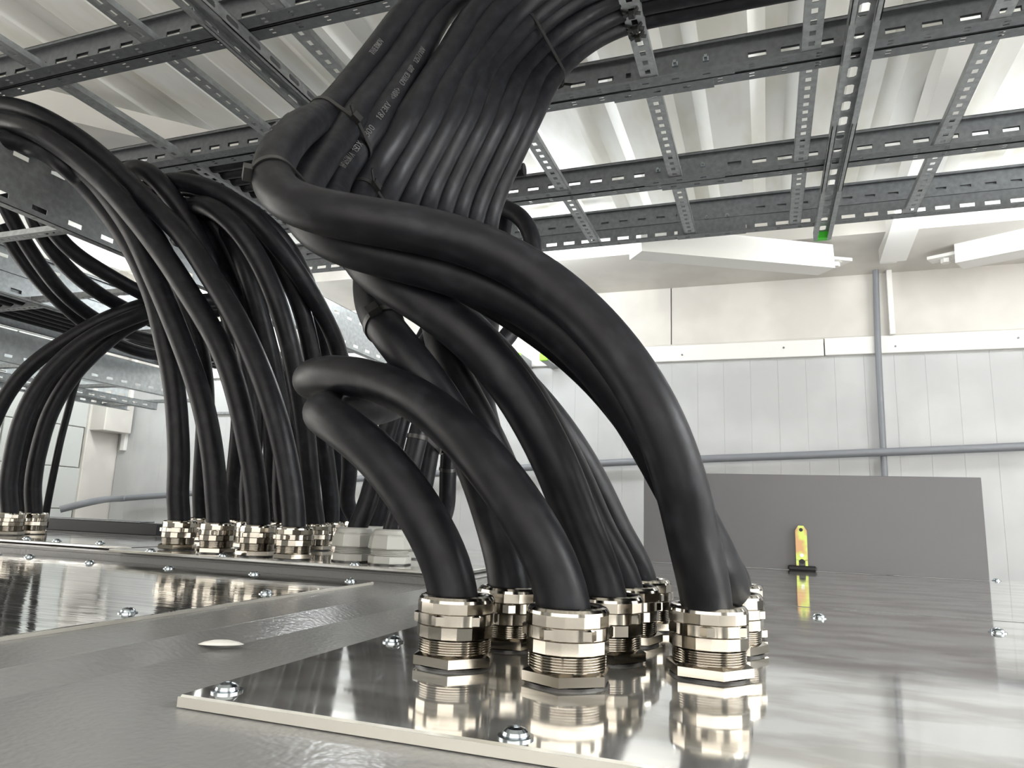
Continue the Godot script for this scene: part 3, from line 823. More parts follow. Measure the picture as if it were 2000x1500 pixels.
	cable("d2", [Vector3(-0.033, 0.012, -0.675), Vector3(-0.0329, 0.0528, -0.6704), Vector3(-0.0348, 0.067, -0.6278), Vector3(-0.0457, 0.0943, -0.5943), Vector3(-0.0621, 0.1296, -0.5716), Vector3(-0.0816, 0.1679, -0.5585), Vector3(-0.1051, 0.2061, -0.5547), Vector3(-0.1333, 0.2409, -0.5501), Vector3(-0.166, 0.2703, -0.5405), Vector3(-0.2028, 0.2917, -0.526), Vector3(-0.2415, 0.3052, -0.5072), Vector3(-0.2819, 0.3145, -0.4896), Vector3(-0.3245, 0.3263, -0.4824), Vector3(-0.3637, 0.3471, -0.489), Vector3(-0.3931, 0.3766, -0.5055), Vector3(-0.4138, 0.4078, -0.5305), Vector3(-0.4303, 0.4382, -0.5594), Vector3(-0.4442, 0.469, -0.5892), Vector3(-0.4562, 0.5004, -0.6191), Vector3(-0.4695, 0.5307, -0.6496), Vector3(-0.4782, 0.5638, -0.6789), Vector3(-0.4828, 0.5991, -0.7065), Vector3(-0.4858, 0.6355, -0.733), Vector3(-0.4891, 0.6719, -0.7593), Vector3(-0.4923, 0.7086, -0.7854), Vector3(-0.4945, 0.7458, -0.8106), Vector3(-0.495, 0.7843, -0.8342), Vector3(-0.4945, 0.8242, -0.8552), Vector3(-0.4923, 0.8645, -0.8752), Vector3(-0.4862, 0.9036, -0.8967), Vector3(-0.4756, 0.9397, -0.9214), Vector3(-0.4617, 0.9725, -0.9491), Vector3(-0.4457, 1.003, -0.9782), Vector3(-0.4275, 1.032, -1.008), Vector3(-0.4065, 1.059, -1.036), Vector3(-0.3806, 1.085, -1.063), Vector3(-0.3459, 1.106, -1.082), Vector3(-0.303, 1.117, -1.089), Vector3(-0.2581, 1.121, -1.09), Vector3(-0.2131, 1.124, -1.091), Vector3(-0.1681, 1.125, -1.091), Vector3(-0.123, 1.126, -1.092), Vector3(-0.0779, 1.126, -1.092), Vector3(-0.0328, 1.126, -1.092), Vector3(0.0122, 1.125, -1.091), Vector3(0.0573, 1.125, -1.091), Vector3(0.1024, 1.124, -1.091), Vector3(0.1475, 1.123, -1.091), Vector3(0.1926, 1.123, -1.09), Vector3(0.2376, 1.122, -1.09), Vector3(0.2827, 1.122, -1.09), Vector3(0.3278, 1.122, -1.09), Vector3(0.3729, 1.122, -1.09), Vector3(0.418, 1.122, -1.09), Vector3(0.4631, 1.122, -1.09), Vector3(0.5081, 1.122, -1.09), Vector3(0.5532, 1.122, -1.09), Vector3(0.5983, 1.122, -1.09), Vector3(0.6434, 1.122, -1.09), Vector3(0.6885, 1.122, -1.09), Vector3(0.7336, 1.122, -1.09), Vector3(0.7786, 1.122, -1.09), Vector3(0.8237, 1.122, -1.09), Vector3(0.8688, 1.122, -1.09), Vector3(0.9139, 1.122, -1.09), Vector3(0.959, 1.122, -1.09), Vector3(1.004, 1.122, -1.09), Vector3(1.049, 1.122, -1.09), Vector3(1.094, 1.122, -1.09), Vector3(1.139, 1.122, -1.09), Vector3(1.184, 1.122, -1.09), Vector3(1.23, 1.122, -1.09), Vector3(1.275, 1.122, -1.09), Vector3(1.32, 1.122, -1.09), Vector3(1.365, 1.122, -1.09), Vector3(1.41, 1.122, -1.09), Vector3(1.455, 1.122, -1.09), Vector3(1.5, 1.122, -1.09)], 0.0187, "thick black cable hugging the underside of the big sweeping front cable", "black cables from the near plate up to the overhead tray", "rubber", "power_cable", 28, "cable")
	cable("d3", [Vector3(-0.033, 0.012, -0.772), Vector3(-0.0332, 0.0523, -0.7675), Vector3(-0.0375, 0.0614, -0.7236), Vector3(-0.0504, 0.087, -0.6901), Vector3(-0.0668, 0.123, -0.6687), Vector3(-0.0848, 0.1589, -0.6483), Vector3(-0.1061, 0.1947, -0.6313), Vector3(-0.1323, 0.229, -0.6187), Vector3(-0.1634, 0.2591, -0.6064), Vector3(-0.1981, 0.2854, -0.5949), Vector3(-0.235, 0.3089, -0.5843), Vector3(-0.2734, 0.3292, -0.5725), Vector3(-0.3127, 0.3449, -0.5576), Vector3(-0.3365, 0.3482, -0.5218), Vector3(-0.3713, 0.3724, -0.5362), Vector3(-0.3981, 0.3966, -0.5628), Vector3(-0.4224, 0.4209, -0.5919), Vector3(-0.4445, 0.4476, -0.6206), Vector3(-0.4628, 0.4772, -0.6492), Vector3(-0.4763, 0.5089, -0.6781), Vector3(-0.4844, 0.5432, -0.7061), Vector3(-0.4711, 0.5817, -0.7201), Vector3(-0.4682, 0.6202, -0.7432), Vector3(-0.4699, 0.6574, -0.7685), Vector3(-0.4732, 0.6941, -0.7944), Vector3(-0.4768, 0.7309, -0.8201), Vector3(-0.4794, 0.7683, -0.845), Vector3(-0.4805, 0.8069, -0.8682), Vector3(-0.4813, 0.8465, -0.8896), Vector3(-0.4802, 0.8867, -0.9099), Vector3(-0.4741, 0.9264, -0.9302), Vector3(-0.4601, 0.9638, -0.9508), Vector3(-0.4391, 0.998, -0.9711), Vector3(-0.413, 1.029, -0.9905), Vector3(-0.3819, 1.057, -1.008), Vector3(-0.3442, 1.078, -1.02), Vector3(-0.3009, 1.088, -1.026), Vector3(-0.2561, 1.092, -1.028), Vector3(-0.2112, 1.095, -1.029), Vector3(-0.1662, 1.097, -1.03), Vector3(-0.1212, 1.097, -1.03), Vector3(-0.0761, 1.097, -1.03), Vector3(-0.0311, 1.097, -1.03), Vector3(0.0139, 1.097, -1.03), Vector3(0.059, 1.096, -1.029), Vector3(0.104, 1.095, -1.029), Vector3(0.149, 1.094, -1.029), Vector3(0.194, 1.094, -1.028), Vector3(0.2391, 1.093, -1.028), Vector3(0.2841, 1.093, -1.028), Vector3(0.3291, 1.093, -1.028), Vector3(0.3742, 1.093, -1.028), Vector3(0.4192, 1.093, -1.028), Vector3(0.4642, 1.093, -1.028), Vector3(0.5093, 1.093, -1.028), Vector3(0.5543, 1.093, -1.028), Vector3(0.5993, 1.093, -1.028), Vector3(0.6444, 1.093, -1.028), Vector3(0.6894, 1.093, -1.028), Vector3(0.7344, 1.093, -1.028), Vector3(0.7795, 1.093, -1.028), Vector3(0.8245, 1.093, -1.028), Vector3(0.8695, 1.093, -1.028), Vector3(0.9146, 1.093, -1.028), Vector3(0.9596, 1.093, -1.028), Vector3(1.005, 1.093, -1.028), Vector3(1.05, 1.093, -1.028), Vector3(1.095, 1.093, -1.028), Vector3(1.14, 1.093, -1.028), Vector3(1.185, 1.093, -1.028), Vector3(1.23, 1.093, -1.028), Vector3(1.275, 1.093, -1.028), Vector3(1.32, 1.093, -1.028), Vector3(1.365, 1.093, -1.028), Vector3(1.41, 1.093, -1.028), Vector3(1.455, 1.093, -1.028), Vector3(1.5, 1.093, -1.028)], 0.0187, "black cable tucked behind the two big sweeping cables, with white printed lettering above the bend", "black cables from the near plate up to the overhead tray", "rubber", "power_cable", 28, "cable")
	cable("c1", [Vector3(-0.1225, 0.012, -0.586), Vector3(-0.1251, 0.0557, -0.5867), Vector3(-0.1441, 0.0954, -0.5838), Vector3(-0.1556, 0.136, -0.5688), Vector3(-0.1731, 0.1757, -0.5577), Vector3(-0.195, 0.2133, -0.5473), Vector3(-0.2221, 0.247, -0.5356), Vector3(-0.2555, 0.2753, -0.5268), Vector3(-0.2934, 0.2986, -0.5213), Vector3(-0.3285, 0.3206, -0.5287), Vector3(-0.3569, 0.3453, -0.5529), Vector3(-0.3812, 0.3677, -0.5832), Vector3(-0.404, 0.3928, -0.6125), Vector3(-0.425, 0.42, -0.6412), Vector3(-0.4439, 0.4488, -0.6699), Vector3(-0.46, 0.4794, -0.6984), Vector3(-0.4708, 0.5133, -0.7255), Vector3(-0.4701, 0.5525, -0.7468), Vector3(-0.4531, 0.5913, -0.7551), Vector3(-0.4442, 0.6312, -0.7731), Vector3(-0.4417, 0.6697, -0.796), Vector3(-0.4424, 0.707, -0.8207), Vector3(-0.4439, 0.744, -0.846), Vector3(-0.4439, 0.7816, -0.8704), Vector3(-0.4416, 0.8204, -0.8927), Vector3(-0.4378, 0.8603, -0.9127), Vector3(-0.4315, 0.9002, -0.9322), Vector3(-0.4209, 0.9382, -0.9531), Vector3(-0.4049, 0.9727, -0.9769), Vector3(-0.3849, 1.003, -1.003), Vector3(-0.3607, 1.031, -1.028), Vector3(-0.3303, 1.055, -1.051), Vector3(-0.2913, 1.072, -1.064), Vector3(-0.2475, 1.08, -1.068), Vector3(-0.2028, 1.084, -1.069), Vector3(-0.1581, 1.086, -1.07), Vector3(-0.1133, 1.087, -1.07), Vector3(-0.0685, 1.087, -1.071), Vector3(-0.0237, 1.087, -1.07), Vector3(0.0212, 1.087, -1.07), Vector3(0.066, 1.086, -1.07), Vector3(0.1108, 1.085, -1.069), Vector3(0.1556, 1.085, -1.069), Vector3(0.2004, 1.084, -1.069), Vector3(0.2452, 1.084, -1.069), Vector3(0.29, 1.083, -1.068), Vector3(0.3348, 1.083, -1.068), Vector3(0.3796, 1.083, -1.068), Vector3(0.4244, 1.083, -1.068), Vector3(0.4693, 1.083, -1.068), Vector3(0.5141, 1.083, -1.068), Vector3(0.5589, 1.083, -1.068), Vector3(0.6037, 1.083, -1.068), Vector3(0.6485, 1.083, -1.068), Vector3(0.6933, 1.083, -1.068), Vector3(0.7382, 1.083, -1.068), Vector3(0.783, 1.083, -1.068), Vector3(0.8278, 1.083, -1.068), Vector3(0.8726, 1.083, -1.068), Vector3(0.9174, 1.083, -1.068), Vector3(0.9622, 1.083, -1.068), Vector3(1.007, 1.083, -1.068), Vector3(1.052, 1.083, -1.068), Vector3(1.097, 1.083, -1.068), Vector3(1.141, 1.083, -1.068), Vector3(1.186, 1.083, -1.068), Vector3(1.231, 1.083, -1.068), Vector3(1.276, 1.083, -1.068), Vector3(1.321, 1.083, -1.068), Vector3(1.366, 1.083, -1.068), Vector3(1.41, 1.083, -1.068), Vector3(1.455, 1.083, -1.068), Vector3(1.5, 1.083, -1.068)], 0.0187, "thick black cable right of the upper loop, turning up under the sweeping pair", "black cables from the near plate up to the overhead tray", "rubber", "power_cable", 28, "cable")
	cable("b1", [Vector3(-0.209, 0.012, -0.598), Vector3(-0.2111, 0.0544, -0.6011), Vector3(-0.2299, 0.0886, -0.6205), Vector3(-0.2423, 0.1306, -0.612), Vector3(-0.2569, 0.171, -0.5992), Vector3(-0.2766, 0.2084, -0.5846), Vector3(-0.3021, 0.2429, -0.5722), Vector3(-0.333, 0.2746, -0.5761), Vector3(-0.3616, 0.3029, -0.5956), Vector3(-0.3848, 0.3317, -0.6209), Vector3(-0.4038, 0.3621, -0.6477), Vector3(-0.4204, 0.3939, -0.6746), Vector3(-0.4368, 0.4257, -0.7016), Vector3(-0.4525, 0.4581, -0.7283), Vector3(-0.4637, 0.4935, -0.7533), Vector3(-0.4651, 0.533, -0.774), Vector3(-0.4539, 0.5737, -0.7859), Vector3(-0.4369, 0.6136, -0.7933), Vector3(-0.4283, 0.6541, -0.8103), Vector3(-0.4256, 0.6932, -0.8319), Vector3(-0.4269, 0.7308, -0.8564), Vector3(-0.4287, 0.7677, -0.8816), Vector3(-0.4277, 0.8055, -0.9057), Vector3(-0.4228, 0.8447, -0.9268), Vector3(-0.4149, 0.8848, -0.9453), Vector3(-0.4037, 0.924, -0.9639), Vector3(-0.3881, 0.9599, -0.9855), Vector3(-0.3684, 0.9902, -1.012), Vector3(-0.3456, 1.015, -1.041), Vector3(-0.3193, 1.037, -1.07), Vector3(-0.287, 1.056, -1.094), Vector3(-0.2469, 1.071, -1.108), Vector3(-0.2029, 1.078, -1.111), Vector3(-0.1582, 1.082, -1.111), Vector3(-0.1135, 1.084, -1.113), Vector3(-0.0687, 1.085, -1.113), Vector3(-0.0239, 1.085, -1.113), Vector3(0.021, 1.085, -1.113), Vector3(0.0658, 1.084, -1.113), Vector3(0.1106, 1.084, -1.112), Vector3(0.1554, 1.083, -1.112), Vector3(0.2002, 1.082, -1.112), Vector3(0.245, 1.082, -1.111), Vector3(0.2898, 1.081, -1.111), Vector3(0.3347, 1.081, -1.111), Vector3(0.3795, 1.081, -1.111), Vector3(0.4243, 1.081, -1.111), Vector3(0.4691, 1.081, -1.111), Vector3(0.5139, 1.081, -1.111), Vector3(0.5588, 1.081, -1.111), Vector3(0.6036, 1.081, -1.111), Vector3(0.6484, 1.081, -1.111), Vector3(0.6932, 1.081, -1.111), Vector3(0.738, 1.081, -1.111), Vector3(0.7829, 1.081, -1.111), Vector3(0.8277, 1.081, -1.111), Vector3(0.8725, 1.081, -1.111), Vector3(0.9173, 1.081, -1.111), Vector3(0.9622, 1.081, -1.111), Vector3(1.007, 1.081, -1.111), Vector3(1.052, 1.081, -1.111), Vector3(1.097, 1.081, -1.111), Vector3(1.141, 1.081, -1.111), Vector3(1.186, 1.081, -1.111), Vector3(1.231, 1.081, -1.111), Vector3(1.276, 1.081, -1.111), Vector3(1.321, 1.081, -1.111), Vector3(1.365, 1.081, -1.111), Vector3(1.41, 1.081, -1.111), Vector3(1.455, 1.081, -1.111), Vector3(1.5, 1.081, -1.111)], 0.0187, "scuffed black cable with a tie round its turn, below the sweep", "black cables from the near plate up to the overhead tray", "rubber", "power_cable", 28, "cable")
	cable("c2", [Vector3(-0.1225, 0.012, -0.675), Vector3(-0.1255, 0.0553, -0.674), Vector3(-0.1486, 0.0919, -0.6631), Vector3(-0.1631, 0.1323, -0.6503), Vector3(-0.1811, 0.1713, -0.6376), Vector3(-0.2025, 0.2092, -0.6268), Vector3(-0.2275, 0.2453, -0.618), Vector3(-0.2585, 0.2775, -0.6174), Vector3(-0.2913, 0.3064, -0.627), Vector3(-0.322, 0.3337, -0.6446), Vector3(-0.3495, 0.3608, -0.6674), Vector3(-0.3743, 0.3882, -0.6929), Vector3(-0.3975, 0.4158, -0.7195), Vector3(-0.4197, 0.4434, -0.747), Vector3(-0.44, 0.473, -0.7738), Vector3(-0.4547, 0.5076, -0.798), Vector3(-0.4571, 0.5479, -0.8165), Vector3(-0.4419, 0.5874, -0.8208), Vector3(-0.4243, 0.6275, -0.8265), Vector3(-0.4146, 0.6683, -0.842), Vector3(-0.4115, 0.7079, -0.8629), Vector3(-0.4129, 0.7457, -0.8869), Vector3(-0.415, 0.7828, -0.912), Vector3(-0.4139, 0.8204, -0.9363), Vector3(-0.4081, 0.8589, -0.9586), Vector3(-0.399, 0.8975, -0.9795), Vector3(-0.3855, 0.9358, -0.9985), Vector3(-0.3636, 0.9719, -1.013), Vector3(-0.3303, 1.001, -1.018), Vector3(-0.2903, 1.021, -1.015), Vector3(-0.2479, 1.034, -1.01), Vector3(-0.2039, 1.042, -1.007), Vector3(-0.1591, 1.043, -1.006), Vector3(-0.1143, 1.042, -1.007), Vector3(-0.0695, 1.042, -1.007), Vector3(-0.0246, 1.043, -1.007), Vector3(0.0202, 1.043, -1.007), Vector3(0.0651, 1.043, -1.007), Vector3(0.1099, 1.042, -1.007), Vector3(0.1547, 1.042, -1.007), Vector3(0.1996, 1.041, -1.007), Vector3(0.2444, 1.041, -1.007), Vector3(0.2893, 1.041, -1.007), Vector3(0.3341, 1.041, -1.007), Vector3(0.3789, 1.041, -1.007), Vector3(0.4238, 1.041, -1.007), Vector3(0.4686, 1.041, -1.007), Vector3(0.5135, 1.041, -1.007), Vector3(0.5583, 1.041, -1.007), Vector3(0.6032, 1.041, -1.007), Vector3(0.648, 1.041, -1.007), Vector3(0.6928, 1.041, -1.007), Vector3(0.7377, 1.041, -1.007), Vector3(0.7825, 1.041, -1.007), Vector3(0.8274, 1.041, -1.007), Vector3(0.8722, 1.041, -1.007), Vector3(0.9171, 1.041, -1.007), Vector3(0.9619, 1.041, -1.007), Vector3(1.007, 1.041, -1.007), Vector3(1.052, 1.041, -1.007), Vector3(1.096, 1.041, -1.007), Vector3(1.141, 1.041, -1.007), Vector3(1.186, 1.041, -1.007), Vector3(1.231, 1.041, -1.007), Vector3(1.276, 1.041, -1.007), Vector3(1.321, 1.041, -1.007), Vector3(1.365, 1.041, -1.007), Vector3(1.41, 1.041, -1.007), Vector3(1.455, 1.041, -1.007), Vector3(1.5, 1.041, -1.007)], 0.0187, "black cable close behind the one that turns up under the sweeping pair", "black cables from the near plate up to the overhead tray", "rubber", "power_cable", 28, "cable")
	cable("c3", [Vector3(-0.1225, 0.012, -0.764), Vector3(-0.1253, 0.0549, -0.7613), Vector3(-0.1459, 0.0891, -0.7409), Vector3(-0.1613, 0.1291, -0.7267), Vector3(-0.1807, 0.1674, -0.7128), Vector3(-0.2044, 0.2038, -0.7007), Vector3(-0.2323, 0.2371, -0.6884), Vector3(-0.2631, 0.2689, -0.6799), Vector3(-0.2945, 0.3008, -0.6834), Vector3(-0.3236, 0.3319, -0.6984), Vector3(-0.3496, 0.3616, -0.7202), Vector3(-0.373, 0.3914, -0.7447), Vector3(-0.395, 0.4216, -0.7701), Vector3(-0.416, 0.4521, -0.7959), Vector3(-0.4353, 0.4842, -0.8211), Vector3(-0.4495, 0.5208, -0.8433), Vector3(-0.4501, 0.5632, -0.8571), Vector3(-0.4337, 0.6042, -0.858), Vector3(-0.4163, 0.6449, -0.8628), Vector3(-0.4053, 0.6865, -0.8765), Vector3(-0.4014, 0.7268, -0.896), Vector3(-0.4029, 0.7652, -0.9198), Vector3(-0.4051, 0.8026, -0.945), Vector3(-0.4031, 0.8404, -0.9695), Vector3(-0.3946, 0.8789, -0.9915), Vector3(-0.381, 0.917, -1.012), Vector3(-0.3628, 0.9542, -1.029), Vector3(-0.3374, 0.9885, -1.044), Vector3(-0.3018, 1.015, -1.05), Vector3(-0.2599, 1.032, -1.048), Vector3(-0.2158, 1.041, -1.046), Vector3(-0.1707, 1.043, -1.045), Vector3(-0.1256, 1.042, -1.045), Vector3(-0.0804, 1.042, -1.045), Vector3(-0.0353, 1.043, -1.045), Vector3(0.0099, 1.043, -1.045), Vector3(0.055, 1.043, -1.045), Vector3(0.1002, 1.042, -1.045), Vector3(0.1453, 1.042, -1.045), Vector3(0.1905, 1.041, -1.045), Vector3(0.2356, 1.041, -1.045), Vector3(0.2808, 1.041, -1.045), Vector3(0.3259, 1.041, -1.045), Vector3(0.3711, 1.041, -1.045), Vector3(0.4163, 1.041, -1.045), Vector3(0.4614, 1.041, -1.045), Vector3(0.5066, 1.041, -1.045), Vector3(0.5517, 1.041, -1.045), Vector3(0.5969, 1.041, -1.045), Vector3(0.642, 1.041, -1.045), Vector3(0.6872, 1.041, -1.045), Vector3(0.7324, 1.041, -1.045), Vector3(0.7775, 1.041, -1.045), Vector3(0.8227, 1.041, -1.045), Vector3(0.8678, 1.041, -1.045), Vector3(0.913, 1.041, -1.045), Vector3(0.9581, 1.041, -1.045), Vector3(1.003, 1.041, -1.045), Vector3(1.048, 1.041, -1.045), Vector3(1.094, 1.041, -1.045), Vector3(1.139, 1.041, -1.045), Vector3(1.184, 1.041, -1.045), Vector3(1.229, 1.041, -1.045), Vector3(1.274, 1.041, -1.045), Vector3(1.319, 1.041, -1.045), Vector3(1.365, 1.041, -1.045), Vector3(1.41, 1.041, -1.045), Vector3(1.455, 1.041, -1.045), Vector3(1.5, 1.041, -1.045)], 0.0187, "cable from the last near gland of the middle row, outermost right arc", "black cables from the near plate up to the overhead tray", "rubber", "power_cable", 28, "cable")
	cable("b2", [Vector3(-0.209, 0.012, -0.69), Vector3(-0.2119, 0.0547, -0.6925), Vector3(-0.2355, 0.0894, -0.7063), Vector3(-0.2483, 0.1315, -0.6972), Vector3(-0.2638, 0.1723, -0.6861), Vector3(-0.2849, 0.2117, -0.6807), Vector3(-0.3095, 0.2491, -0.6851), Vector3(-0.3336, 0.2838, -0.7007), Vector3(-0.3546, 0.3157, -0.7247), Vector3(-0.373, 0.3463, -0.7522), Vector3(-0.3894, 0.3772, -0.7806), Vector3(-0.4038, 0.4095, -0.8087), Vector3(-0.4166, 0.4438, -0.8349), Vector3(-0.4298, 0.4797, -0.8589), Vector3(-0.4425, 0.5173, -0.8803), Vector3(-0.4442, 0.5601, -0.8931), Vector3(-0.4313, 0.603, -0.8967), Vector3(-0.4113, 0.6425, -0.8946), Vector3(-0.3978, 0.6845, -0.904), Vector3(-0.3899, 0.7259, -0.9195), Vector3(-0.3889, 0.7654, -0.9413), Vector3(-0.3911, 0.803, -0.9661), Vector3(-0.3917, 0.8402, -0.9915), Vector3(-0.3861, 0.8783, -1.015), Vector3(-0.374, 0.9164, -1.036), Vector3(-0.3571, 0.9538, -1.054), Vector3(-0.3338, 0.9887, -1.071), Vector3(-0.3003, 1.017, -1.081), Vector3(-0.2585, 1.033, -1.084), Vector3(-0.2141, 1.041, -1.084), Vector3(-0.1691, 1.043, -1.084), Vector3(-0.124, 1.042, -1.083), Vector3(-0.0789, 1.042, -1.083), Vector3(-0.0338, 1.043, -1.083), Vector3(0.0113, 1.043, -1.083), Vector3(0.0564, 1.043, -1.083), Vector3(0.1015, 1.042, -1.083), Vector3(0.1467, 1.042, -1.083), Vector3(0.1918, 1.041, -1.083), Vector3(0.2369, 1.041, -1.083), Vector3(0.282, 1.041, -1.083), Vector3(0.3271, 1.041, -1.083), Vector3(0.3722, 1.041, -1.083), Vector3(0.4173, 1.041, -1.083), Vector3(0.4624, 1.041, -1.083), Vector3(0.5075, 1.041, -1.083), Vector3(0.5527, 1.041, -1.083), Vector3(0.5978, 1.041, -1.083), Vector3(0.6429, 1.041, -1.083), Vector3(0.688, 1.041, -1.083), Vector3(0.7331, 1.041, -1.083), Vector3(0.7782, 1.041, -1.083), Vector3(0.8233, 1.041, -1.083), Vector3(0.8684, 1.041, -1.083), Vector3(0.9135, 1.041, -1.083), Vector3(0.9587, 1.041, -1.083), Vector3(1.004, 1.041, -1.083), Vector3(1.049, 1.041, -1.083), Vector3(1.094, 1.041, -1.083), Vector3(1.139, 1.041, -1.083), Vector3(1.184, 1.041, -1.083), Vector3(1.229, 1.041, -1.083), Vector3(1.274, 1.041, -1.083), Vector3(1.32, 1.041, -1.083), Vector3(1.365, 1.041, -1.083), Vector3(1.41, 1.041, -1.083), Vector3(1.455, 1.041, -1.083), Vector3(1.5, 1.041, -1.083)], 0.0187, "black cable hidden behind the scuffed tied one, from the third gland of the left row", "black cables from the near plate up to the overhead tray", "rubber", "power_cable", 28, "cable")
	cable("g2", [Vector3(-0.131, 0.012, -0.4945), Vector3(-0.1329, 0.0565, -0.4939), Vector3(-0.1529, 0.0965, -0.4892), Vector3(-0.1804, 0.1318, -0.492), Vector3(-0.2122, 0.1622, -0.5011), Vector3(-0.2466, 0.1868, -0.5164), Vector3(-0.2831, 0.2065, -0.5338), Vector3(-0.3225, 0.2221, -0.5487), Vector3(-0.3643, 0.2329, -0.5612), Vector3(-0.4061, 0.238, -0.5761), Vector3(-0.4403, 0.2399, -0.6049), Vector3(-0.4623, 0.2423, -0.6438), Vector3(-0.4661, 0.2464, -0.688), Vector3(-0.457, 0.2544, -0.7313), Vector3(-0.4286, 0.2695, -0.7567), Vector3(-0.3948, 0.2953, -0.7649), Vector3(-0.387, 0.3304, -0.7914), Vector3(-0.3909, 0.3652, -0.8197), Vector3(-0.3985, 0.4, -0.8472), Vector3(-0.4075, 0.436, -0.8725), Vector3(-0.4179, 0.4734, -0.8953), Vector3(-0.4296, 0.5121, -0.915), Vector3(-0.4372, 0.5541, -0.9285), Vector3(-0.4293, 0.5978, -0.9334), Vector3(-0.41, 0.6377, -0.9302), Vector3(-0.3918, 0.6785, -0.933), Vector3(-0.3783, 0.7201, -0.9434), Vector3(-0.372, 0.7605, -0.962), Vector3(-0.3715, 0.7982, -0.9864), Vector3(-0.3723, 0.8343, -1.013), Vector3(-0.3696, 0.8708, -1.039), Vector3(-0.3613, 0.908, -1.063), Vector3(-0.3476, 0.9449, -1.085), Vector3(-0.3247, 0.9791, -1.103), Vector3(-0.2919, 1.008, -1.114), Vector3(-0.2526, 1.029, -1.119), Vector3(-0.2096, 1.041, -1.122), Vector3(-0.1648, 1.044, -1.123), Vector3(-0.1198, 1.042, -1.122), Vector3(-0.0748, 1.042, -1.122), Vector3(-0.0298, 1.043, -1.122), Vector3(0.0152, 1.043, -1.122), Vector3(0.0601, 1.043, -1.122), Vector3(0.1051, 1.042, -1.122), Vector3(0.1501, 1.042, -1.122), Vector3(0.1951, 1.041, -1.122), Vector3(0.2401, 1.041, -1.122), Vector3(0.2851, 1.041, -1.122), Vector3(0.3301, 1.041, -1.122), Vector3(0.3751, 1.041, -1.122), Vector3(0.4201, 1.041, -1.122), Vector3(0.4651, 1.041, -1.122), Vector3(0.5101, 1.041, -1.122), Vector3(0.5551, 1.041, -1.122), Vector3(0.6001, 1.041, -1.122), Vector3(0.6451, 1.041, -1.122), Vector3(0.6901, 1.041, -1.122), Vector3(0.7351, 1.041, -1.122), Vector3(0.7801, 1.041, -1.122), Vector3(0.8251, 1.041, -1.122), Vector3(0.8701, 1.041, -1.122), Vector3(0.9151, 1.041, -1.122), Vector3(0.9601, 1.041, -1.122), Vector3(1.005, 1.041, -1.122), Vector3(1.05, 1.041, -1.122), Vector3(1.095, 1.041, -1.122), Vector3(1.14, 1.041, -1.122), Vector3(1.185, 1.041, -1.122), Vector3(1.23, 1.041, -1.122), Vector3(1.275, 1.041, -1.122), Vector3(1.32, 1.041, -1.122), Vector3(1.365, 1.041, -1.122), Vector3(1.41, 1.041, -1.122), Vector3(1.455, 1.041, -1.122), Vector3(1.5, 1.041, -1.122)], 0.0187, "upper of two black loops bulging left, from the frontmost middle gland", "black cables from the near plate up to the overhead tray", "rubber", "power_cable", 28, "cable")
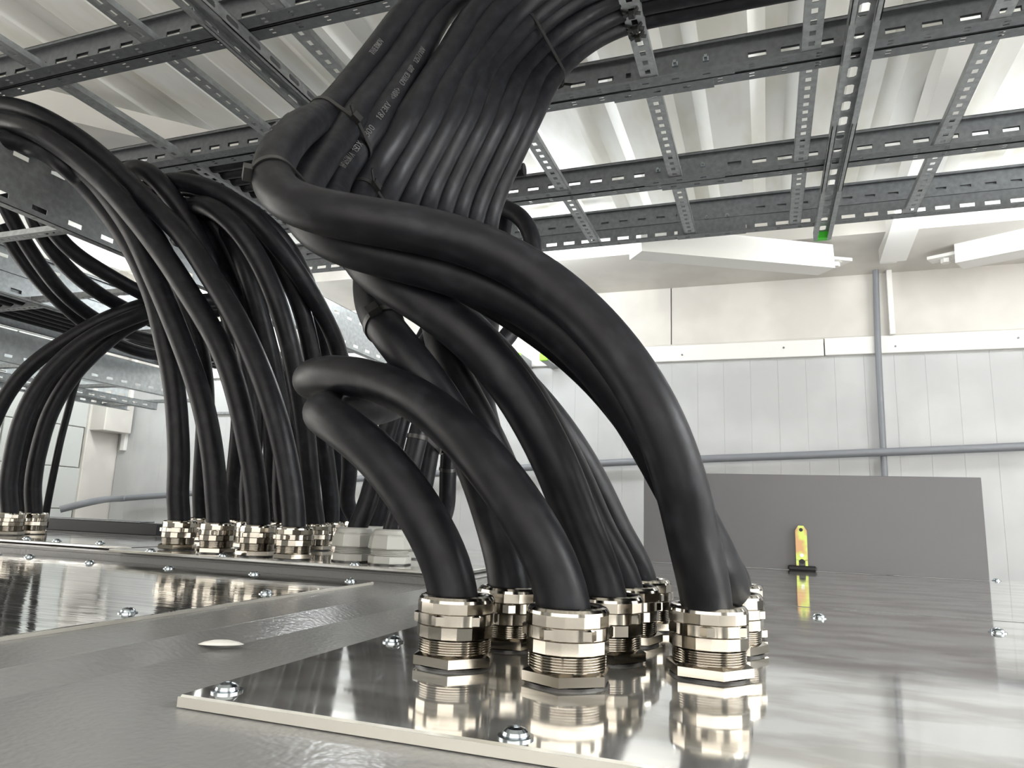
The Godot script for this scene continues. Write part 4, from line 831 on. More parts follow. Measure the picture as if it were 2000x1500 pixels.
	cable("g1", [Vector3(-0.2206, 0.012, -0.508), Vector3(-0.2229, 0.0567, -0.5078), Vector3(-0.2441, 0.0966, -0.5051), Vector3(-0.2718, 0.1321, -0.5037), Vector3(-0.3064, 0.1608, -0.5086), Vector3(-0.345, 0.1834, -0.5152), Vector3(-0.3798, 0.1958, -0.5394), Vector3(-0.3884, 0.2033, -0.5825), Vector3(-0.3927, 0.2104, -0.627), Vector3(-0.3989, 0.219, -0.671), Vector3(-0.4068, 0.2296, -0.7143), Vector3(-0.4133, 0.2432, -0.7569), Vector3(-0.4162, 0.2627, -0.7976), Vector3(-0.4152, 0.29, -0.8333), Vector3(-0.4095, 0.3255, -0.8608), Vector3(-0.4054, 0.3644, -0.8835), Vector3(-0.4053, 0.4049, -0.9037), Vector3(-0.4089, 0.4455, -0.9234), Vector3(-0.4159, 0.486, -0.9426), Vector3(-0.4242, 0.5277, -0.958), Vector3(-0.4251, 0.5718, -0.9672), Vector3(-0.4127, 0.6152, -0.9695), Vector3(-0.393, 0.6555, -0.9664), Vector3(-0.3744, 0.6966, -0.9683), Vector3(-0.3603, 0.7385, -0.9778), Vector3(-0.3534, 0.7791, -0.9962), Vector3(-0.3525, 0.8169, -1.021), Vector3(-0.3528, 0.8528, -1.049), Vector3(-0.349, 0.889, -1.076), Vector3(-0.3389, 0.9259, -1.1), Vector3(-0.322, 0.9617, -1.122), Vector3(-0.296, 0.9942, -1.139), Vector3(-0.2617, 1.021, -1.151), Vector3(-0.2208, 1.039, -1.159), Vector3(-0.1761, 1.044, -1.161), Vector3(-0.1308, 1.043, -1.161), Vector3(-0.0855, 1.042, -1.16), Vector3(-0.0402, 1.042, -1.16), Vector3(0.005, 1.043, -1.16), Vector3(0.0504, 1.043, -1.16), Vector3(0.0957, 1.042, -1.16), Vector3(0.1409, 1.042, -1.16), Vector3(0.1862, 1.041, -1.16), Vector3(0.2316, 1.041, -1.16), Vector3(0.2769, 1.041, -1.16), Vector3(0.3222, 1.041, -1.16), Vector3(0.3675, 1.041, -1.16), Vector3(0.4128, 1.041, -1.16), Vector3(0.4581, 1.041, -1.16), Vector3(0.5034, 1.041, -1.16), Vector3(0.5487, 1.041, -1.16), Vector3(0.594, 1.041, -1.16), Vector3(0.6393, 1.041, -1.16), Vector3(0.6846, 1.041, -1.16), Vector3(0.7299, 1.041, -1.16), Vector3(0.7752, 1.041, -1.16), Vector3(0.8205, 1.041, -1.16), Vector3(0.8658, 1.041, -1.16), Vector3(0.9111, 1.041, -1.16), Vector3(0.9564, 1.041, -1.16), Vector3(1.002, 1.041, -1.16), Vector3(1.047, 1.041, -1.16), Vector3(1.092, 1.041, -1.16), Vector3(1.138, 1.041, -1.16), Vector3(1.183, 1.041, -1.16), Vector3(1.228, 1.041, -1.16), Vector3(1.274, 1.041, -1.16), Vector3(1.319, 1.041, -1.16), Vector3(1.364, 1.041, -1.16), Vector3(1.409, 1.041, -1.16), Vector3(1.455, 1.041, -1.16), Vector3(1.5, 1.041, -1.16)], 0.0187, "lower of two black loops bulging left, from the front left gland", "black cables from the near plate up to the overhead tray", "rubber", "power_cable", 28, "cable")
	cable("b3", [Vector3(-0.209, 0.012, -0.78), Vector3(-0.2129, 0.0534, -0.7804), Vector3(-0.2524, 0.0741, -0.7828), Vector3(-0.2766, 0.1098, -0.776), Vector3(-0.2883, 0.1522, -0.7684), Vector3(-0.3042, 0.1937, -0.7703), Vector3(-0.3217, 0.2319, -0.7852), Vector3(-0.3375, 0.2664, -0.8085), Vector3(-0.3493, 0.2993, -0.8363), Vector3(-0.3578, 0.3309, -0.8668), Vector3(-0.3658, 0.363, -0.8968), Vector3(-0.3751, 0.3969, -0.9244), Vector3(-0.3846, 0.4327, -0.9493), Vector3(-0.3943, 0.4707, -0.9707), Vector3(-0.4056, 0.5102, -0.9881), Vector3(-0.4154, 0.552, -1), Vector3(-0.4125, 0.596, -1.006), Vector3(-0.3981, 0.6382, -1.006), Vector3(-0.379, 0.6784, -1.004), Vector3(-0.3613, 0.7192, -1.006), Vector3(-0.3469, 0.7606, -1.014), Vector3(-0.3396, 0.8007, -1.032), Vector3(-0.3381, 0.8376, -1.057), Vector3(-0.3374, 0.8726, -1.085), Vector3(-0.3324, 0.9079, -1.112), Vector3(-0.3205, 0.9435, -1.136), Vector3(-0.3014, 0.9774, -1.158), Vector3(-0.2746, 1.008, -1.177), Vector3(-0.2398, 1.031, -1.192), Vector3(-0.1977, 1.043, -1.199), Vector3(-0.1531, 1.044, -1.2), Vector3(-0.1084, 1.042, -1.198), Vector3(-0.0638, 1.042, -1.198), Vector3(-0.0191, 1.043, -1.198), Vector3(0.0256, 1.043, -1.198), Vector3(0.0703, 1.043, -1.198), Vector3(0.1149, 1.042, -1.198), Vector3(0.1596, 1.042, -1.198), Vector3(0.2043, 1.041, -1.198), Vector3(0.249, 1.041, -1.198), Vector3(0.2936, 1.041, -1.198), Vector3(0.3383, 1.041, -1.198), Vector3(0.383, 1.041, -1.198), Vector3(0.4277, 1.041, -1.198), Vector3(0.4724, 1.041, -1.198), Vector3(0.517, 1.041, -1.198), Vector3(0.5617, 1.041, -1.198), Vector3(0.6064, 1.041, -1.198), Vector3(0.6511, 1.041, -1.198), Vector3(0.6958, 1.041, -1.198), Vector3(0.7404, 1.041, -1.198), Vector3(0.7851, 1.041, -1.198), Vector3(0.8298, 1.041, -1.198), Vector3(0.8745, 1.041, -1.198), Vector3(0.9192, 1.041, -1.198), Vector3(0.9638, 1.041, -1.198), Vector3(1.008, 1.041, -1.198), Vector3(1.053, 1.041, -1.198), Vector3(1.098, 1.041, -1.198), Vector3(1.143, 1.041, -1.198), Vector3(1.187, 1.041, -1.198), Vector3(1.232, 1.041, -1.198), Vector3(1.277, 1.041, -1.198), Vector3(1.321, 1.041, -1.198), Vector3(1.366, 1.041, -1.198), Vector3(1.411, 1.041, -1.198), Vector3(1.455, 1.041, -1.198), Vector3(1.5, 1.041, -1.198)], 0.0187, "rightmost cable of the flat bundle, curving onto the overhead tray by the tied rung", "black cables from the near plate up to the overhead tray", "rubber", "power_cable", 28, "cable")
	cable("l1", [Vector3(-1.088, 0.03, -1.123), Vector3(-1.088, 0.0748, -1.122), Vector3(-1.091, 0.1184, -1.111), Vector3(-1.089, 0.1631, -1.105), Vector3(-1.09, 0.2079, -1.1), Vector3(-1.095, 0.2525, -1.095), Vector3(-1.101, 0.2969, -1.091), Vector3(-1.109, 0.3408, -1.085), Vector3(-1.12, 0.3842, -1.08), Vector3(-1.134, 0.427, -1.074), Vector3(-1.15, 0.469, -1.072), Vector3(-1.168, 0.5101, -1.071), Vector3(-1.189, 0.5502, -1.068), Vector3(-1.211, 0.5892, -1.062), Vector3(-1.235, 0.6268, -1.056), Vector3(-1.261, 0.6628, -1.049), Vector3(-1.29, 0.697, -1.044), Vector3(-1.321, 0.7297, -1.04), Vector3(-1.352, 0.7614, -1.034), Vector3(-1.385, 0.7915, -1.028), Vector3(-1.38, 0.8002, -0.9951), Vector3(-1.403, 0.8194, -0.9801), Vector3(-1.442, 0.841, -0.9868), Vector3(-1.482, 0.861, -0.993), Vector3(-1.523, 0.8791, -0.9975), Vector3(-1.552, 0.881, -0.9703), Vector3(-1.595, 0.888, -0.9649), Vector3(-1.639, 0.8947, -0.9668), Vector3(-1.684, 0.8986, -0.9694), Vector3(-1.729, 0.9004, -0.9721), Vector3(-1.774, 0.9009, -0.9741), Vector3(-1.819, 0.9007, -0.9749)], 0.0208, "black cable standing furthest left in the rear row, curving left over the tray edge", "black cables arching from the rear cabinet", "rubber", "power_cable", 20, "cable")
	cable("l2", [Vector3(-0.9722, 0.03, -1.098), Vector3(-0.9724, 0.0748, -1.098), Vector3(-0.9757, 0.1187, -1.089), Vector3(-0.981, 0.1631, -1.084), Vector3(-0.989, 0.207, -1.079), Vector3(-0.9988, 0.2504, -1.073), Vector3(-1.011, 0.2932, -1.067), Vector3(-1.028, 0.3345, -1.062), Vector3(-1.048, 0.3747, -1.059), Vector3(-1.068, 0.4147, -1.054), Vector3(-1.089, 0.4543, -1.049), Vector3(-1.11, 0.4935, -1.044), Vector3(-1.132, 0.5323, -1.039), Vector3(-1.155, 0.5709, -1.034), Vector3(-1.177, 0.6096, -1.029), Vector3(-1.201, 0.6473, -1.024), Vector3(-1.229, 0.6825, -1.02), Vector3(-1.259, 0.7159, -1.016), Vector3(-1.29, 0.7483, -1.012), Vector3(-1.323, 0.7787, -1.01), Vector3(-1.358, 0.806, -1.008), Vector3(-1.395, 0.8289, -1.017), Vector3(-1.434, 0.8506, -1.027), Vector3(-1.473, 0.8715, -1.033), Vector3(-1.514, 0.8904, -1.035), Vector3(-1.556, 0.9061, -1.033), Vector3(-1.599, 0.9171, -1.028), Vector3(-1.643, 0.9239, -1.023), Vector3(-1.687, 0.9292, -1.018), Vector3(-1.732, 0.935, -1.015)], 0.0208, "black cable from the second gland of the rear row, bowed beside the outermost standing one", "black cables arching from the rear cabinet", "rubber", "power_cable", 20, "cable")
	cable("l3", [Vector3(-0.8729, 0.03, -1.089), Vector3(-0.8731, 0.0747, -1.089), Vector3(-0.8742, 0.1184, -1.079), Vector3(-0.879, 0.1623, -1.071), Vector3(-0.8867, 0.2057, -1.062), Vector3(-0.8966, 0.2487, -1.054), Vector3(-0.908, 0.2914, -1.047), Vector3(-0.9212, 0.3336, -1.039), Vector3(-0.9378, 0.3747, -1.032), Vector3(-0.9604, 0.413, -1.027), Vector3(-0.9866, 0.4492, -1.023), Vector3(-1.014, 0.4846, -1.019), Vector3(-1.042, 0.5197, -1.014), Vector3(-1.069, 0.5547, -1.009), Vector3(-1.098, 0.589, -1.004), Vector3(-1.127, 0.6224, -0.9983), Vector3(-1.157, 0.6552, -0.9921), Vector3(-1.188, 0.6873, -0.9856), Vector3(-1.219, 0.7185, -0.9793), Vector3(-1.252, 0.7484, -0.9729), Vector3(-1.287, 0.7766, -0.9667), Vector3(-1.323, 0.8026, -0.9616), Vector3(-1.36, 0.8269, -0.9594), Vector3(-1.399, 0.8504, -0.9571), Vector3(-1.438, 0.872, -0.9576), Vector3(-1.478, 0.8915, -0.9631), Vector3(-1.518, 0.9091, -0.9703), Vector3(-1.56, 0.9244, -0.9759), Vector3(-1.604, 0.9344, -0.9736), Vector3(-1.648, 0.9408, -0.9705), Vector3(-1.693, 0.9456, -0.9684), Vector3(-1.737, 0.9497, -0.9666), Vector3(-1.782, 0.9541, -0.9648)], 0.0208, "black cable from the third gland of the rear row, arching left over the tray", "black cables arching from the rear cabinet", "rubber", "power_cable", 20, "cable")
	cable("l4", [Vector3(-0.7847, 0.03, -1.075), Vector3(-0.7855, 0.0751, -1.075), Vector3(-0.7893, 0.1197, -1.068), Vector3(-0.7968, 0.1638, -1.062), Vector3(-0.8053, 0.2074, -1.054), Vector3(-0.816, 0.2505, -1.045), Vector3(-0.8302, 0.2926, -1.037), Vector3(-0.8485, 0.3336, -1.032), Vector3(-0.8703, 0.3732, -1.029), Vector3(-0.893, 0.4122, -1.026), Vector3(-0.9175, 0.45, -1.023), Vector3(-0.9451, 0.4859, -1.022), Vector3(-0.9738, 0.5208, -1.021), Vector3(-1.002, 0.5562, -1.019), Vector3(-1.031, 0.5909, -1.018), Vector3(-1.062, 0.6232, -1.018), Vector3(-1.097, 0.6523, -1.019), Vector3(-1.133, 0.6803, -1.021), Vector3(-1.168, 0.7088, -1.021), Vector3(-1.202, 0.7376, -1.021), Vector3(-1.238, 0.7663, -1.02), Vector3(-1.273, 0.7946, -1.02), Vector3(-1.308, 0.8226, -1.02), Vector3(-1.344, 0.8498, -1.019), Vector3(-1.381, 0.8759, -1.016), Vector3(-1.419, 0.9005, -1.012), Vector3(-1.458, 0.9233, -1.006), Vector3(-1.497, 0.944, -1), Vector3(-1.538, 0.9622, -0.9958), Vector3(-1.581, 0.9771, -0.9932), Vector3(-1.625, 0.9872, -0.9913), Vector3(-1.67, 0.9927, -0.9899), Vector3(-1.715, 0.9943, -0.9888), Vector3(-1.76, 0.9918, -0.9881), Vector3(-1.805, 0.9859, -0.9875), Vector3(-1.85, 0.9785, -0.9868), Vector3(-1.894, 0.9713, -0.9862)], 0.0208, "topmost black arch at the left edge, from the fourth gland of the rear row", "black cables arching from the rear cabinet", "rubber", "power_cable", 20, "cable")
	cable("m1", [Vector3(-1.313, 0.03, -1.425), Vector3(-1.313, 0.0751, -1.424), Vector3(-1.309, 0.1179, -1.409), Vector3(-1.298, 0.1587, -1.393), Vector3(-1.286, 0.1991, -1.376), Vector3(-1.274, 0.2399, -1.361), Vector3(-1.262, 0.2812, -1.345), Vector3(-1.252, 0.3225, -1.33), Vector3(-1.243, 0.3636, -1.313), Vector3(-1.236, 0.4045, -1.295), Vector3(-1.232, 0.4454, -1.275), Vector3(-1.232, 0.4862, -1.256), Vector3(-1.236, 0.5268, -1.236), Vector3(-1.242, 0.5673, -1.216), Vector3(-1.252, 0.6077, -1.198), Vector3(-1.264, 0.6473, -1.179), Vector3(-1.279, 0.6857, -1.161), Vector3(-1.3, 0.7222, -1.143), Vector3(-1.327, 0.755, -1.127), Vector3(-1.359, 0.7842, -1.115), Vector3(-1.395, 0.8107, -1.109), Vector3(-1.434, 0.8344, -1.108), Vector3(-1.474, 0.8558, -1.111), Vector3(-1.514, 0.875, -1.114), Vector3(-1.557, 0.8917, -1.115), Vector3(-1.599, 0.9067, -1.115), Vector3(-1.642, 0.9214, -1.114)], 0.0208, "shaded black cable behind the second standing cable of the rear group", "black cables arching from the rear cabinet", "rubber", "power_cable", 20, "cable")
	cable("m2", [Vector3(-1.21, 0.03, -1.421), Vector3(-1.21, 0.0742, -1.421), Vector3(-1.21, 0.1163, -1.407), Vector3(-1.2, 0.1572, -1.393), Vector3(-1.188, 0.1975, -1.379), Vector3(-1.176, 0.2381, -1.365), Vector3(-1.165, 0.2791, -1.352), Vector3(-1.156, 0.3202, -1.338), Vector3(-1.149, 0.3615, -1.323), Vector3(-1.143, 0.4028, -1.308), Vector3(-1.139, 0.4439, -1.291), Vector3(-1.138, 0.4845, -1.273), Vector3(-1.14, 0.525, -1.255), Vector3(-1.145, 0.565, -1.236), Vector3(-1.14, 0.5957, -1.206), Vector3(-1.129, 0.6185, -1.172), Vector3(-1.142, 0.6565, -1.152), Vector3(-1.158, 0.6937, -1.135), Vector3(-1.178, 0.7297, -1.118), Vector3(-1.197, 0.7641, -1.097), Vector3(-1.223, 0.7962, -1.082), Vector3(-1.26, 0.821, -1.084), Vector3(-1.299, 0.8375, -1.095), Vector3(-1.34, 0.8475, -1.11), Vector3(-1.381, 0.8507, -1.128), Vector3(-1.421, 0.8457, -1.145), Vector3(-1.459, 0.8308, -1.162), Vector3(-1.496, 0.8127, -1.178)], 0.0208, "black cable whose rounded bend pokes up just right of the topmost arch", "black cables arching from the rear cabinet", "rubber", "power_cable", 20, "cable")
	cable("m3", [Vector3(-1.137, 0.03, -1.463), Vector3(-1.137, 0.0755, -1.462), Vector3(-1.134, 0.1193, -1.449), Vector3(-1.124, 0.1605, -1.432), Vector3(-1.112, 0.2007, -1.414), Vector3(-1.102, 0.2415, -1.396), Vector3(-1.095, 0.2831, -1.378), Vector3(-1.09, 0.3252, -1.361), Vector3(-1.089, 0.368, -1.345), Vector3(-1.09, 0.4108, -1.329), Vector3(-1.093, 0.4532, -1.312), Vector3(-1.096, 0.4951, -1.294), Vector3(-1.102, 0.537, -1.277), Vector3(-1.112, 0.5792, -1.263), Vector3(-1.123, 0.6208, -1.247), Vector3(-1.132, 0.6612, -1.228), Vector3(-1.142, 0.7004, -1.207), Vector3(-1.156, 0.7375, -1.184), Vector3(-1.189, 0.7665, -1.177), Vector3(-1.231, 0.7733, -1.192), Vector3(-1.269, 0.7671, -1.216), Vector3(-1.304, 0.7549, -1.242), Vector3(-1.338, 0.741, -1.27)], 0.0208, "black cable with a short hooked bend, left one of a pair under the long arch", "black cables arching from the rear cabinet", "rubber", "power_cable", 20, "cable")
	cable("m4", [Vector3(-1.1, 0.03, -1.532), Vector3(-1.1, 0.075, -1.531), Vector3(-1.091, 0.116, -1.514), Vector3(-1.081, 0.1529, -1.49), Vector3(-1.071, 0.1891, -1.464), Vector3(-1.063, 0.2258, -1.439), Vector3(-1.056, 0.2628, -1.414), Vector3(-1.051, 0.3001, -1.389), Vector3(-1.048, 0.3377, -1.363), Vector3(-1.047, 0.3759, -1.339), Vector3(-1.05, 0.4148, -1.316), Vector3(-1.054, 0.4545, -1.295), Vector3(-1.059, 0.4951, -1.275), Vector3(-1.065, 0.5367, -1.258), Vector3(-1.073, 0.5789, -1.244), Vector3(-1.084, 0.6213, -1.232), Vector3(-1.094, 0.6623, -1.218), Vector3(-1.097, 0.6977, -1.192), Vector3(-1.09, 0.7195, -1.155), Vector3(-1.124, 0.7469, -1.152), Vector3(-1.165, 0.7507, -1.169), Vector3(-1.203, 0.7455, -1.193), Vector3(-1.237, 0.7332, -1.22), Vector3(-1.271, 0.726, -1.249)], 0.0208, "black cable with a short hooked bend, right one of a pair under the long arch", "black cables arching from the rear cabinet", "rubber", "power_cable", 20, "cable")
	cable("m5", [Vector3(-1.049, 0.03, -1.284), Vector3(-1.049, 0.0741, -1.283), Vector3(-1.051, 0.1166, -1.271), Vector3(-1.046, 0.1595, -1.261), Vector3(-1.04, 0.2027, -1.253), Vector3(-1.037, 0.2463, -1.247), Vector3(-1.037, 0.2902, -1.24), Vector3(-1.038, 0.3338, -1.233), Vector3(-1.041, 0.3771, -1.224), Vector3(-1.047, 0.4201, -1.215), Vector3(-1.055, 0.4626, -1.207), Vector3(-1.067, 0.5045, -1.197), Vector3(-1.079, 0.5455, -1.186), Vector3(-1.099, 0.5844, -1.183), Vector3(-1.126, 0.618, -1.193), Vector3(-1.149, 0.6546, -1.193), Vector3(-1.161, 0.6913, -1.172), Vector3(-1.184, 0.7234, -1.162), Vector3(-1.217, 0.7527, -1.168), Vector3(-1.25, 0.7814, -1.174)], 0.0208, "dark cable filling the gap between the second and third rear cables", "black cables arching from the rear cabinet", "rubber", "power_cable", 20, "cable")
	cable("m6", [Vector3(-1.022, 0.03, -1.365), Vector3(-1.023, 0.0743, -1.364), Vector3(-1.027, 0.1165, -1.351), Vector3(-1.021, 0.1583, -1.337), Vector3(-1.013, 0.1999, -1.323), Vector3(-1.008, 0.2423, -1.311), Vector3(-1.007, 0.2851, -1.298), Vector3(-1.007, 0.3276, -1.285), Vector3(-1.009, 0.3696, -1.27), Vector3(-1.013, 0.4115, -1.256), Vector3(-1.018, 0.4533, -1.242), Vector3(-1.025, 0.495, -1.227), Vector3(-1.031, 0.5361, -1.211), Vector3(-1.039, 0.5772, -1.196), Vector3(-1.053, 0.6181, -1.187), Vector3(-1.076, 0.6562, -1.187), Vector3(-1.103, 0.6906, -1.193), Vector3(-1.133, 0.722, -1.202), Vector3(-1.165, 0.7513, -1.214)], 0.0208, "dark cable filling the gap between the third and fourth rear cables", "black cables arching from the rear cabinet", "rubber", "power_cable", 20, "cable")
	cable("n1", [Vector3(-0.9246, 0.03, -1.343), Vector3(-0.9247, 0.074, -1.342), Vector3(-0.9277, 0.1146, -1.325), Vector3(-0.9226, 0.154, -1.305), Vector3(-0.9177, 0.1942, -1.287), Vector3(-0.9156, 0.2355, -1.271), Vector3(-0.9148, 0.2769, -1.256), Vector3(-0.9147, 0.3182, -1.24), Vector3(-0.9155, 0.3593, -1.223), Vector3(-0.9174, 0.4001, -1.206), Vector3(-0.9217, 0.4411, -1.19), Vector3(-0.9291, 0.482, -1.175), Vector3(-0.9397, 0.5228, -1.161), Vector3(-0.9535, 0.563, -1.149), Vector3(-0.9702, 0.6018, -1.135), Vector3(-0.9899, 0.6384, -1.12), Vector3(-1.014, 0.672, -1.105), Vector3(-1.047, 0.7006, -1.099), Vector3(-1.085, 0.724, -1.103), Vector3(-1.123, 0.7409, -1.116), Vector3(-1.163, 0.7493, -1.134), Vector3(-1.203, 0.7522, -1.152), Vector3(-1.243, 0.7543, -1.171)], 0.0208, "black cable curving up right of the fourth rear gland, inside the long arch", "black cables arching from the rear cabinet", "rubber", "power_cable", 20, "cable")
	cable("n2", [Vector3(-1.032, 0.03, -1.56), Vector3(-1.032, 0.0741, -1.56), Vector3(-1.024, 0.1142, -1.543), Vector3(-1.014, 0.1496, -1.518), Vector3(-1.006, 0.1855, -1.493), Vector3(-1.001, 0.2237, -1.471), Vector3(-0.9975, 0.2629, -1.451), Vector3(-0.994, 0.3022, -1.431), Vector3(-0.9909, 0.3417, -1.411), Vector3(-0.9882, 0.3814, -1.391), Vector3(-0.9858, 0.4213, -1.372), Vector3(-0.9852, 0.4618, -1.354), Vector3(-0.9877, 0.5028, -1.337), Vector3(-0.9932, 0.5437, -1.321), Vector3(-1, 0.5825, -1.301), Vector3(-1.008, 0.6187, -1.276), Vector3(-1.019, 0.655, -1.254), Vector3(-1.035, 0.6902, -1.232), Vector3(-1.055, 0.7219, -1.209), Vector3(-1.082, 0.7489, -1.185), Vector3(-1.116, 0.773, -1.171), Vector3(-1.154, 0.7923, -1.16), Vector3(-1.196, 0.8072, -1.16), Vector3(-1.237, 0.82, -1.168), Vector3(-1.281, 0.8253, -1.173), Vector3(-1.325, 0.8243, -1.181), Vector3(-1.367, 0.823, -1.192)], 0.0208, "black cable running close under the outermost long arch of the rear group", "black cables arching from the rear cabinet", "rubber", "power_cable", 20, "cable")
	cable("n3", [Vector3(-1.163, 0.03, -1.821), Vector3(-1.164, 0.0747, -1.82), Vector3(-1.168, 0.1136, -1.798), Vector3(-1.158, 0.1478, -1.771), Vector3(-1.143, 0.1805, -1.743), Vector3(-1.131, 0.2146, -1.716), Vector3(-1.12, 0.2501, -1.69), Vector3(-1.111, 0.2862, -1.664), Vector3(-1.101, 0.3225, -1.639), Vector3(-1.092, 0.359, -1.613), Vector3(-1.083, 0.3955, -1.588), Vector3(-1.074, 0.4317, -1.562), Vector3(-1.065, 0.4678, -1.536), Vector3(-1.057, 0.5034, -1.51), Vector3(-1.049, 0.5375, -1.481), Vector3(-1.042, 0.5702, -1.45), Vector3(-1.036, 0.6024, -1.419), Vector3(-1.034, 0.635, -1.388), Vector3(-1.035, 0.6664, -1.355), Vector3(-1.039, 0.6951, -1.32), Vector3(-1.049, 0.723, -1.286), Vector3(-1.067, 0.7487, -1.254), Vector3(-1.089, 0.7681, -1.219), Vector3(-1.123, 0.7879, -1.199), Vector3(-1.164, 0.8072, -1.202), Vector3(-1.206, 0.8228, -1.206), Vector3(-1.25, 0.833, -1.211), Vector3(-1.294, 0.8352, -1.218), Vector3(-1.338, 0.8309, -1.227), Vector3(-1.382, 0.8252, -1.237)], 0.0208, "thin-looking black cable between the two outer arches of the rear group", "black cables arching from the rear cabinet", "rubber", "power_cable", 20, "cable")
	cable("n4", [Vector3(-1.052, 0.03, -1.734), Vector3(-1.054, 0.0734, -1.733), Vector3(-1.077, 0.1049, -1.711), Vector3(-1.07, 0.1389, -1.683), Vector3(-1.052, 0.1715, -1.657), Vector3(-1.036, 0.2063, -1.633), Vector3(-1.024, 0.2427, -1.608), Vector3(-1.013, 0.2789, -1.583), Vector3(-1.001, 0.3142, -1.557), Vector3(-0.9899, 0.3493, -1.531), Vector3(-0.9802, 0.3851, -1.504), Vector3(-0.972, 0.4212, -1.478), Vector3(-0.9648, 0.456, -1.45), Vector3(-0.9586, 0.4882, -1.418), Vector3(-0.9545, 0.518, -1.384), Vector3(-0.954, 0.5462, -1.349), Vector3(-0.9564, 0.5736, -1.312), Vector3(-0.9625, 0.6024, -1.278), Vector3(-0.9722, 0.6321, -1.245), Vector3(-0.9866, 0.6623, -1.214), Vector3(-1.005, 0.6922, -1.185), Vector3(-1.027, 0.7211, -1.158), Vector3(-1.057, 0.7475, -1.137), Vector3(-1.095, 0.7702, -1.129), Vector3(-1.137, 0.7885, -1.122), Vector3(-1.18, 0.8013, -1.118), Vector3(-1.224, 0.8095, -1.122), Vector3(-1.269, 0.8117, -1.129), Vector3(-1.313, 0.8101, -1.138), Vector3(-1.357, 0.8058, -1.15), Vector3(-1.4, 0.7995, -1.164), Vector3(-1.443, 0.7929, -1.177)], 0.0208, "outermost right black arch of the rear group, passing behind the looped ends", "black cables arching from the rear cabinet", "rubber", "power_cable", 20, "cable")
	cable("f1", [Vector3(-1.692, 0.03, -1.218), Vector3(-1.693, 0.075, -1.217), Vector3(-1.7, 0.1184, -1.207), Vector3(-1.7, 0.1638, -1.204), Vector3(-1.698, 0.2093, -1.203), Vector3(-1.695, 0.2548, -1.203), Vector3(-1.691, 0.3, -1.207), Vector3(-1.685, 0.3444, -1.215), Vector3(-1.675, 0.3874, -1.227), Vector3(-1.662, 0.4278, -1.243), Vector3(-1.643, 0.4655, -1.26), Vector3(-1.622, 0.5004, -1.28), Vector3(-1.596, 0.5314, -1.301), Vector3(-1.569, 0.5587, -1.326), Vector3(-1.543, 0.5837, -1.353), Vector3(-1.519, 0.6072, -1.384), Vector3(-1.496, 0.6294, -1.417), Vector3(-1.474, 0.6486, -1.452), Vector3(-1.454, 0.6635, -1.49), Vector3(-1.433, 0.6763, -1.528)], 0.0192, "black cable from the leftmost visible far gland, arching right under the trays", "black cables arching from the far left glands", "rubber", "power_cable", 16, "cable")
	cable("f2", [Vector3(-1.723, 0.03, -1.301), Vector3(-1.724, 0.0737, -1.3), Vector3(-1.728, 0.1161, -1.29), Vector3(-1.726, 0.1598, -1.285), Vector3(-1.722, 0.2036, -1.282), Vector3(-1.716, 0.2472, -1.282), Vector3(-1.709, 0.2907, -1.282), Vector3(-1.7, 0.3336, -1.286), Vector3(-1.688, 0.3755, -1.294), Vector3(-1.675, 0.416, -1.305), Vector3(-1.658, 0.4543, -1.319), Vector3(-1.639, 0.4906, -1.335), Vector3(-1.618, 0.5257, -1.352), Vector3(-1.596, 0.5582, -1.371), Vector3(-1.57, 0.5859, -1.393), Vector3(-1.544, 0.6101, -1.419), Vector3(-1.522, 0.6315, -1.451), Vector3(-1.502, 0.6491, -1.486), Vector3(-1.481, 0.6634, -1.522), Vector3(-1.46, 0.6766, -1.558)], 0.0192, "black cable from the second far gland at left, nearest the thin wire", "black cables arching from the far left glands", "rubber", "power_cable", 16, "cable")
	cable("f3", [Vector3(-1.914, 0.03, -1.411), Vector3(-1.915, 0.0745, -1.411), Vector3(-1.916, 0.1174, -1.398), Vector3(-1.91, 0.1609, -1.389), Vector3(-1.9, 0.2042, -1.382), Vector3(-1.889, 0.247, -1.375), Vector3(-1.875, 0.2893, -1.369), Vector3(-1.859, 0.3313, -1.366), Vector3(-1.842, 0.3726, -1.366), Vector3(-1.821, 0.4121, -1.368), Vector3(-1.795, 0.4484, -1.373), Vector3(-1.766, 0.4822, -1.38), Vector3(-1.737, 0.5148, -1.391), Vector3(-1.708, 0.5455, -1.405), Vector3(-1.677, 0.5733, -1.422), Vector3(-1.649, 0.5992, -1.445), Vector3(-1.628, 0.624, -1.476), Vector3(-1.617, 0.6463, -1.514), Vector3(-1.601, 0.6656, -1.55), Vector3(-1.578, 0.6831, -1.585)], 0.0192, "black cable between the two front ones of the far left group", "black cables arching from the far left glands", "rubber", "power_cable", 16, "cable")
	cable("f4", [Vector3(-1.878, 0.03, -1.279), Vector3(-1.879, 0.0757, -1.278), Vector3(-1.884, 0.1199, -1.266), Vector3(-1.885, 0.1654, -1.26), Vector3(-1.883, 0.2113, -1.258), Vector3(-1.878, 0.2571, -1.258), Vector3(-1.872, 0.3024, -1.263), Vector3(-1.862, 0.3469, -1.269), Vector3(-1.85, 0.3901, -1.279), Vector3(-1.832, 0.4307, -1.291), Vector3(-1.809, 0.4675, -1.306), Vector3(-1.781, 0.5005, -1.322), Vector3(-1.751, 0.5307, -1.34), Vector3(-1.721, 0.5605, -1.358), Vector3(-1.691, 0.5887, -1.378), Vector3(-1.659, 0.6136, -1.401), Vector3(-1.629, 0.6367, -1.427), Vector3(-1.604, 0.659, -1.458), Vector3(-1.585, 0.6806, -1.494), Vector3(-1.568, 0.7018, -1.531)], 0.0192, "black cable entering from the left edge, topmost of the far left arcs", "black cables arching from the far left glands", "rubber", "power_cable", 16, "cable")
